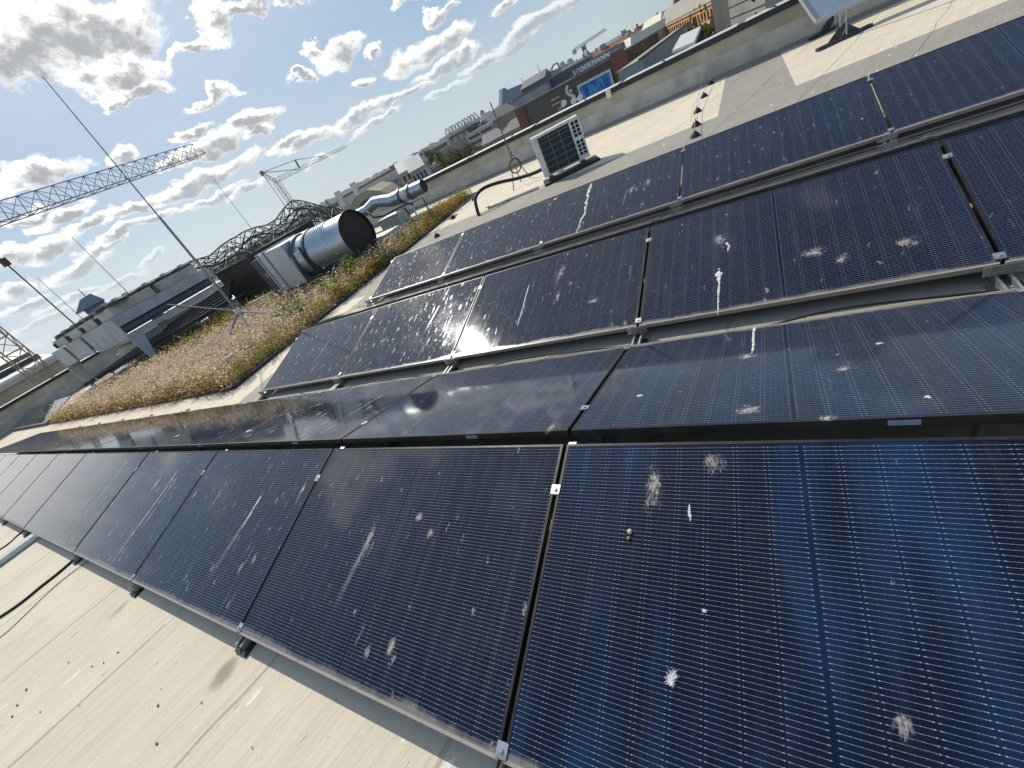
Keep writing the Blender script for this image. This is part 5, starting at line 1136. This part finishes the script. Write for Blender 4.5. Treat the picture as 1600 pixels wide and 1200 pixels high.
# --- market halls with arched gable
M_beige = facade('beige_render', (.40, .35, .25))
def market():
    a = at(534, 311, 200); b = at(612, 268, 185); o = empty('market_hall', (a.x, a.y, GZ), 'long white roofed market hall with a big beige arched gable', 'market hall')
    e = (b-a); e.z = 0; L = e.length; e.normalize(); n = Vector((e.y, -e.x, 0)); n = n if n.dot(a) < 0 else -n; Z = Vector((0, 0, 1)); zt = (a.z+b.z)/2; a0 = Vector((a.x, a.y, 0)); 
    def blk(s0, s1, o0, o1, z0, z1, name, m_): q = [a0+e*s0+n*o0, a0+e*s1+n*o0, a0+e*s1+n*o1, a0+e*s0+n*o1]; loc_part(MB().add([p+Z*z0 for p in q]+[p+Z*z1 for p in q], [(0, 1, 2, 3), (7, 6, 5, 4), (4, 5, 1, 0), (5, 6, 2, 1), (6, 7, 3, 2), (7, 4, 0, 3)]), name, m_, o)
    blk(-2, L, 0, -30, GZ, zt-3.2, 'hall_wall', facade('hall_white', (.55, .55, .52))); blk(-2.5, L+.5, .6, -30.6, zt-3.19, zt, 'roof', M_roofp); blk(-2.5, L+.5, .0, -30, zt+.01, zt+.7, 'ridge', M_roofr)
    blk(-2, L*.45, .1, .05, zt-6.6, zt-4.2, 'window_band', M_win)
    # gable in front
    cen = a0+e*(L*.72)+n*14; w = 13.5; zc = zt-14.5; top = 12.0
    pts = [(-w, GZ), (-w, zc+6), (-w*.55, zc+top*.93), (-w*.2, zc+top+1.2), (w*.2, zc+top+1.2), (w*.55, zc+top*.93), (w, zc+6), (w, GZ)]
    P = [cen+e*x+Z*z for x, z in pts]; k = len(P)
    loc_part(MB().add(P+[p-n*12 for p in P], [tuple(range(k)), tuple(range(2*k-1, k-1, -1))]+[(i, k+i, k+(i+1) % k, (i+1) % k) for i in range(k)]), 'gable', M_beige, o)
    zc = zt-12.4
    ar = [cen+n*.15+e*(8.6*math.cos(math.pi*i/16))+Z*(zc+8.6*math.sin(math.pi*i/16)) for i in range(17)]
    loc_part(MB().add(ar+[p-n*.14 for p in ar], [tuple(range(17)), tuple(range(33, 16, -1))]+[(i, 17+i, 17+(i+1) % 17, (i+1) % 17) for i in range(17)]), 'arch_window', M_win, o)
    mu = MB()
    for i in range(-5, 6): x = i*1.5; mu.bar(cen+n*.25+e*x+Z*zc, cen+n*.25+e*x+Z*(zc+math.sqrt(max(1, 8.4**2-x*x))), .28)
    loc_part(mu, 'mullions', M_beige, o)
    for s in (0, .32): blk(L*s-1, L*s+1, 1.2, -.5, zt-3, zt+3.2, 'chimney', M_white)
market()
for i, (u0, v0, u1, v1, d, dep, c, lab) in enumerate(((609, 262, 616, 258, 230, 6, (.30, .20, .12), 'thin brown chimney block beside the market hall'), (617, 264, 624, 260, 240, 8, (.62, .62, .58), 'narrow white tower right of the brown chimney block'), (625, 257, 632, 252, 250, 8, (.64, .64, .60), 'taller white tower house right of the narrow one'), (633, 256, 640, 250, 250, 10, (.62, .62, .58), 'white tower house nearest the riverside trees'), (624, 272, 652, 257, 170, 14, (.42, .38, .30), 'beige low house with pale roof beside the white towers'), (640, 270, 662, 258, 150, 12, (.36, .36, .36), 'grey low house with pale roof behind the small duct'))):
    building(lab, u0, v0, u1, v1, d, d, dep, facade('f%d' % i, c), 2 if i > 3 else 0, 4 if i > 3 else 0, roof='gable' if i > 3 else None, roof_h=3.5, roof_m=M_roofp if i > 3 else None)
# --- right hand street fronts
gb, L, hg, f_ = building('pale grey classical corner house with rows of tall windows and pale mansard', 1000, 58, 1033, 41, 190, 175, 18, facade('classic_grey', (.46, .46, .43)), 5, 10, 2.4, 'mansard', 3.2, win=(.5, .62), roof_m=mat('pale_mansard', (.50, .50, .38), .6, .1, .2, .4))
ob_, L, hg, f_ = building('long orange plastered house with rows of white framed windows', 1032, 43, 1112, 0, 174, 118, 18, facade('orange_plaster', (.66, .31, .10)), 5, 22, 2.6, 'mansard', 3.2, win=(.45, .6), roof_m=mat('brown_mansard', (.28, .25, .20), .7, 0, .25, .4))
cn = MB()
for z in (hg-.5, hg-3.5, hg-8.7): cn.box((-.2, min(f_*.25, 0), z), (L+.2, max(f_*.25, 0), z+.35))
cn.build('cornice', facade('cream_trim', (.60, .50, .36)), ob_)
bt, L, hg, f_ = building('slim beige tower house at the right end of the brown store', 964, 84, 986, 70, 168, 160, 14, facade('beige_tower', (.50, .45, .36)), 6, 4, 2.4, 'mansard', 2.0, win=(.4, .55), roof_m=mat('cream_roof', (.55, .52, .42), .6))
building('dark tall townhouse between the beige tower house and the classical house', 982, 70, 1002, 56, 205, 200, 14, facade('dark_house', (.20, .17, .15)), 6, 4, 2.6, 'gable', 2.0)
def shed(label, uv, m_roof):
    o = empty('shed_roof', at(*uv[0], 52), label, 'roof'); P = [at(u, v, d) for (u, v, d) in uv]; return o
def sheds():
    a = at(1000, 93, 58); b = at(1076, 35, 58*(a.z-H)/(at(1076, 35, 58).z-H)); o = empty('metal_shed', (a.x, a.y, GZ), 'grey sheet metal shed with a tan gable roof just past the parapet', 'shed')
    z = (a.z+b.z)/2; e = b-a; e.z = 0; n = Vector((e.y, -e.x, 0)).normalized(); n = n if n.dot(a) < 0 else -n; Z = Vector((0, 0, 1)); a0 = Vector((a.x, a.y, 0)); b0 = Vector((b.x, b.y, 0))
    q = [a0+n*.2, b0+n*.2, b0-n*2.5, a0-n*2.5]; zl = z-.12
    loc_part(MB().add([p+Z*GZ for p in q]+[p+Z*zl for p in q], [(0, 1, 2, 3), (4, 5, 1, 0), (5, 6, 2, 1), (6, 7, 3, 2), (7, 4, 0, 3), (7, 6, 5, 4)]), 'wall', mat('sheet_grey', (.27, .30, .32), .5, .3, .15, .6), o)
    loc_part(MB().add([q[0]+n*.05+Z*(zl+.03), q[1]+n*.05+Z*(zl+.03), b0+Z*z, a0+Z*z, q[2]-n*.3+Z*(zl+.03), q[3]-n*.3+Z*(zl+.03)], [(0, 1, 2, 3), (3, 2, 4, 5), (0, 3, 5), (1, 4, 2)]), 'roof', mat('tan_roof', (.30, .28, .22), .7, .1, .2, .5), o)
    loc_part(MB().bar(a0+Z*(z+.05), b0+Z*(z+.05), .35, .12), 'ridge_cap', M_darkst, o)
    # canopy
    c = [at(1049, 74, 34), at(1064, 58, 38), at(1098, 60, 36), at(1086, 72, 32)]; o2 = empty('glass_canopy', (c[0].x, c[0].y, GZ), 'pale glass canopy roof in front of the metal shed', 'canopy')
    zz = sum(p.z for p in c)/4; c = [Vector((p.x, p.y, zz+(.4 if i in (1, 2) else 0))) for i, p in enumerate(c)]; loc_part(MB().slab(c if (c[1]-c[0]).cross(c[3]-c[0]).z > 0 else c[::-1], .15), 'glass_roof', mat('canopy_glass', (.50, .52, .49), .55, 0), o2)
    st_ = MB(); [st_.bar(Vector((p.x, p.y, GZ)), p-Z*.2, .25) for p in c]; loc_part(st_, 'columns', M_darkst, o2)
sheds()
tb, L, hg, f_ = building('grey stone clad block with horizontal joints at the top of the picture', 1134, -24, 1190, -52, 62, 56, 12, facade('stone_clad', (.34, .325, .28)))
jn = MB()
for i in range(24): jn.box((0, min(f_*.04, 0), hg-1-i*.9), (L, max(f_*.04, 0), hg-.94-i*.9))
jn.build('cladding_joints', M_darkst, tb)
building('dark brown tall block left of the stone clad one', 1108, -18, 1134, -32, 68, 63, 10, facade('dark_block', (.085, .08, .08)))
# onion church
p = at(1057, 3, 420); o = empty('church_dome', (p.x, p.y, GZ), 'dark onion domed church tower above the orange house', 'church'); zt = p.z-GZ
MB().box((-7, -7, 0), (7, 7, zt-8)).build('tower', facade('church_brick', (.20, .13, .09)), o); MB().tube([(0, 0, zt-8), (0, 0, zt-4), (0, 0, zt), (0, 0, zt+3), (0, 0, zt+9)], [5.5, 6.5, 4, 1.2, .3], 14).build('dome', mat('dome_dark', (.07, .055, .05), .5), o, autos=True)
# tile of city houses out to the horizon
HC = [(.40, .36, .28), (.34, .30, .26), (.46, .44, .40), (.28, .22, .18), (.38, .26, .18), (.30, .31, .31)]
RC = [M_roofr, M_roofg, M_roofg, mat('roof_brown', (.16, .12, .10), .8)]
fm_ = [facade('house_%s' % w, c) for w, c in zip(('sand', 'umber', 'cream', 'brown', 'ochre', 'slate'), HC)]
r5 = random.Random(21); hs = []
def house(x, y, w, d, h, az_, label):
    o = empty('town_house', (x, y, GZ), label, 'house', 'far town houses on the skyline', rz=az_)
    MB().box((-w/2, -d/2, 0), (w/2, d/2, h)).build('wall', r5.choice(fm_), o); q = .4; rh = r5.uniform(3, 6)
    MB().add([(-w/2-q, -d/2-q, h+.02), (w/2+q, -d/2-q, h+.02), (w/2+q, 0, h+rh), (-w/2-q, 0, h+rh), (w/2+q, d/2+q, h+.02), (-w/2-q, d/2+q, h+.02)], [(0, 1, 2, 3), (3, 2, 4, 5), (0, 3, 5), (1, 4, 2), (0, 5, 4, 1)]).build('roof', r5.choice(RC), o)
    for i in range(2): cx = r5.uniform(-w/2+1, w/2-1); MB().box((cx, -.6, h+rh*.4), (cx+1.2, .6, h+rh+1.5)).build('chimney', fm_[1], o)
for i in range(70):
    a_ = R(r5.uniform(-24, 1)); d_ = r5.uniform(230, 900); h_ = 14+r5.uniform(0, 8)+ (d_/900)*6
    house(math.sin(a_)*d_, math.cos(a_)*d_, r5.uniform(14, 34), r5.uniform(11, 16), h_, r5.uniform(-.5, .5)-a_, 'distant pitched roof town house among the roofs right of the brown store')
for i in range(36):
    a_ = R(r5.uniform(-44, -24)); d_ = r5.uniform(260, 700); h_ = 8+r5.uniform(0, 7)
    house(math.sin(a_)*d_, math.cos(a_)*d_, r5.uniform(14, 30), r5.uniform(10, 15), h_, r5.uniform(-.5, .5)-a_, 'low distant pitched roof house between the market hall and the library')
for i in range(22):
    a_ = R(r5.uniform(-92, -58)); d_ = r5.uniform(200, 600); h_ = 9+r5.uniform(0, 6)
    house(math.sin(a_)*d_, math.cos(a_)*d_, r5.uniform(20, 50), r5.uniform(12, 20), h_, r5.uniform(-.5, .5)-a_, 'low distant house beyond the left parapet')
# slim city spires
for i, (u, v, d, w, lab) in enumerate(((839, 100, 900, 2.2, 'slim aerial mast above the store roof'), (814, 121, 900, 2.0, 'short aerial mast left of the slim one'), (548, 290, 1500, 9, 'dark church spire on the wooded hill'), (671, 220, 1800, 7, 'grey chimney on the wooded ridge'), (507, 310, 1500, 8, 'small spire at the left end of the wooded hill'), (725, 190, 1600, 9, 'stubby tower on the ridge behind the bridge'), (877, 97, 1900, 30, 'left one of the twin far towers'), (889, 92, 1900, 30, 'right one of the twin far towers'), (1024, 24, 700, 7, 'pointed steeple above the classical house'))):
    p = at(u, v, d); o = empty('spire', (p.x, p.y, GZ), lab, 'tower'); zt = p.z-GZ
    if w == 30: MB().tube([(0, 0, 0), (0, 0, zt*.8), (0, 0, zt)], [w/2, w/2, w/4], 12).build('shaft', mat('far_tower', (.22, .26, .30), .5), o)
    else: MB().tube([(0, 0, 0), (0, 0, zt*.7), (0, 0, zt)], [w/2, w/2.2, .2], 8).build('shaft', M_darkst if i != 3 else M_conc, o)
# ferris-like frame on the store roof
fr = empty('steel_frame', at(868, 108, 158), 'thin steel frame standing on the store roof', 'frame'); loc_part(MB().bar(at(862, 112, 158), at(864, 102, 158), .3).bar(at(864, 102, 158), at(871, 98, 158), .3).bar(at(871, 98, 158), at(874, 106, 158), .3).bar(at(857, 116, 158), at(864, 102, 158), .2), 'bars', M_darkst, fr)
# blue hotel tower behind the cooler
def hotel():
    a = at(131, 486, 320); b = at(160, 468, 320); o = empty('tower_block', (a.x, a.y, GZ), 'bluish glass tower block with a slanted cap above the cooler fans', 'tower'); e = b-a; e.z = 0; L = e.length; e.normalize(); ang = math.atan2(e.y, e.x); o.rotation_euler = (0, 0, ang); hg = (a.z+b.z)/2-GZ
    MB().box((0, 0, 0), (L, 14, hg)).build('glass_body', mat('hotel_blue', (.06, .085, .13), .35, .1, .2, .2), o)
    fl = MB(); 
    for i in range(12): fl.box((-.1, -.15, hg-2-i*1.3), (L+.1, 0, hg-1.75-i*1.3))
    fl.build('floor_bands', mat('hotel_band', (.20, .21, .23), .5), o)
    MB().add([(-3.5, -1, hg+.1), (L+.8, -1, hg+.1), (L+.8, 15, hg+.1), (-3.5, 15, hg+.1), (L*.25, 2, hg+5.0), (L*.8, 2, hg+5.5), (L*.8, 12, hg+5.5), (L*.25, 12, hg+5.0)], [(0, 1, 5, 4), (1, 2, 6, 5), (2, 3, 7, 6), (3, 0, 4, 7), (4, 5, 6, 7), (0, 3, 2, 1)]).build('cap', mat('hotel_cap', (.16, .22, .27), .3, .2), o)
hotel()
# left side: white roof with roof lights, beige wall with dark windows
wl, L, hg, f_ = building('long beige house with dark windows beyond the left parapet', -40, 636, 96, 560, 52, 60, 8, facade('left_beige', (.46, .41, .29)), 1, 7, 2.6, win=(.5, .5), top_gap=1.0, flat_roof=M_roofp)
ro = empty('white_roof', at(20, 600, 70), 'white sheet roof with small square roof lights beyond the left parapet', 'roof')
a, b = at(-60, 632, 66), at(84, 553, 72); zz = (a.z+b.z)/2; a.z = b.z = zz; up = Vector((a.x, a.y, 0)).normalized()*14+Vector((0, 0, 1.2)); loc_part(MB().slab([a, b, b+up, a+up] if (b-a).cross(up).z > 0 else [b, a, a+up, b+up], .3), 'roof_sheet', mat('white_roof_sheet', (.72, .72, .68), .5, 0, .08, .4), ro)
for k in range(5): c = a+(b-a)*(.3+.13*k)+up*.35; loc_part(MB().box((c.x-.8, c.y-.8, c.z-.2), (c.x+.8, c.y+.8, c.z+.5)), 'roof_light', M_win, ro)
loc_part(MB().box((min(a.x, b.x)-12, min(a.y, b.y), GZ), (min(a.x, b.x)-4, max(a.y, b.y), zz-.5)), 'wall', facade('left_beige', (1, 1, 1)), ro)
gh, L, hg, f_ = building('green grey gabled hall behind the white roof at the far left', -60, 600, 46, 552, 105, 110, 16, facade('green_hall', (.20, .23, .16)), roof='gable', roof_h=3, roof_m=M_roofp)

# ---- trees
M_leaf = [plant_mat('tree_leaves_%s' % n_, a, b, c) for n_, a, b, c in (('mid', (.055, .085, .02), (.085, .11, .025), (.035, .06, .015)), ('olive', (.10, .12, .025), (.13, .13, .03), (.06, .08, .02)), ('dark', (.03, .05, .016), (.045, .07, .02), (.02, .035, .012)))]
M_bark = mat('bark', (.07, .055, .04), .9, 0, .3, 1)
tcache = {}
def tree_mesh(seed, hgt, wid, mi, n=900):
    r6 = random.Random(seed); tr = MB().tube([(0, 0, 0), (0, 0, hgt*.35), (.02*hgt, 0, hgt*.7)], [hgt*.03, hgt*.022, hgt*.008], 7)
    lf = MB(); sz = hgt*.032
    for i in range(14):
        a = r6.uniform(0, 6.28); q = wid*r6.uniform(.15, .8); z = hgt*r6.uniform(.3, .93); q *= 1.15-abs(z/hgt-.55)*1.3; c = (math.cos(a)*q, math.sin(a)*q, z)
        tr.tube([(0, 0, z*.6), c], [hgt*.010, hgt*.004], 5)
        leaf_cloud(lf, c, n//14, (wid*.22, wid*.22, hgt*.07), sz, r6, 1)
    return tr.mesh('trunk', M_bark), lf.mesh('crown', M_leaf[mi])
def tree(u, v, d, wpx, label, mi=0, seed=0, group=None):
    p = at(u, v, d); hgt = max(p.z-GZ, 6); key = (mi, seed)
    if key not in tcache: tcache[key] = tree_mesh(seed*7+mi, 10.0, 4.0, mi)
    o = empty('tree', (p.x, p.y, GZ), label, 'tree', group, rz=r5.uniform(0, 6)); k = hgt/10; w = max(wpx*d/FOC/8*1.3, k*.5); o.scale = (w, w, k)
    part('trunk', tcache[key][0], o); part('crown', tcache[key][1], o)
G = 'trees beyond the parapet'
for i, (u, v, d, w, mi, lab) in enumerate(((694, 229, 230, 20, 1, 'tall bright green tree right of the riverside wood'), (683, 238, 240, 16, 0, 'mid green tree at the left of the bright tall one'), (722, 219, 250, 26, 1, 'wide yellow green tree before the ribbon window office'), (708, 232, 245, 18, 0, 'dark green tree left of the wide yellow green one'), (745, 224, 200, 14, 1, 'small pale tree in front of the ribbon window office'), (664, 236, 420, 24, 0, 'nearer tree of the riverside wood'), (650, 243, 430, 22, 2, 'dark tree in the middle of the riverside wood'), (640, 248, 440, 22, 0, 'leftmost tree of the riverside wood'), (676, 230, 430, 20, 0, 'rightmost tree of the riverside wood'),
        (1003, 80, 140, 16, 1, 'yellowing street tree between beige tower and classical house'), (991, 100, 130, 12, 1, 'lower yellowing street tree at the store end'), (1087, 40, 95, 24, 1, 'yellow green tree below the orange house'), (1104, 32, 92, 22, 0, 'fuller green tree beside the dark brown block'), (800, 168, 600, 20, 2, 'dark tree below the library slope'), (752, 190, 560, 22, 2, 'dark tree left of the white dome'), (740, 197, 560, 18, 2, 'dark tree behind the bridge'), (1188, 10, 60, 16, 2, 'dark tree at the top right of the stone clad block'), (1197, 6, 58, 14, 2, 'darker tree cut by the tilted board'), (505, 318, 420, 24, 0, 'round tree behind the lattice canopy'))):
    tree(u, v, d, w, lab, mi, i % 4, G)
# ---- hills
def hills():
    mb = MB(); r7 = random.Random(4); n = 700; prof = []
    vs = []
    for i in range(n+1):
        a = -110+i*(150/n); base = .35+.42*math.exp(-((a+45)/14)**2)+.30*math.exp(-((a+18)/9)**2)+.25*math.sin(a*.21+1)*.35
        el_ = base+r7.uniform(-.045, .045)+.06*math.sin(a*2.7)+.05*math.sin(a*5.1); d = 2600
        x, y = math.sin(R(a))*d, math.cos(R(a))*d; z = H+d*math.tan(R(max(el_, .12)))
        vs += [(x*.72, y*.72, GZ), (x, y, z), (x*1.15, y*1.15, GZ)]
    fs = []
    for i in range(n): a = i*3; fs += [(a, a+1, a+4, a+3), (a+1, a+2, a+5, a+4)]
    mb.add(vs, fs); structure(mb.build('hills', mat('wooded_hill', (.016, .028, .026), .95, 0, .5, .03, col2=(.026, .042, .032), cs=.02)))
hills()
r8 = random.Random(9); wd_ = MB()
for i in range(520):
    a_ = R(r8.uniform(-62, -22)); d_ = r8.uniform(700, 1800); h_ = r8.uniform(9, 15); leaf_cloud(wd_, (math.sin(a_)*d_, math.cos(a_)*d_, GZ+h_*.6), 34, (9, 9, h_*.28), 3.2, r8, 1)
o = wd_.build('wood', M_leaf[2]); tag(o, 'far dark green wood spread along the foot of the hills', 'wood', None, 'stuff')

# ---- the air over the city
M_hz = bpy.data.materials.new('haze_air'); M_hz.use_nodes = True; t = NT(M_hz.node_tree); t.n.remove(t.n['Principled BSDF'])
pv = t.new('ShaderNodeVolumePrincipled'); pv.inputs['Color'].default_value = (.86, .93, 1.0, 1); pv.inputs['Density'].default_value = .00008; pv.inputs['Anisotropy'].default_value = .2
t.l.new(pv.outputs[0], t.n['Material Output'].inputs['Volume'])
o = MB().box((-3600, -3600, GZ-1), (3600, 3600, 75)).build('haze', M_hz); o['kind'] = 'stuff'
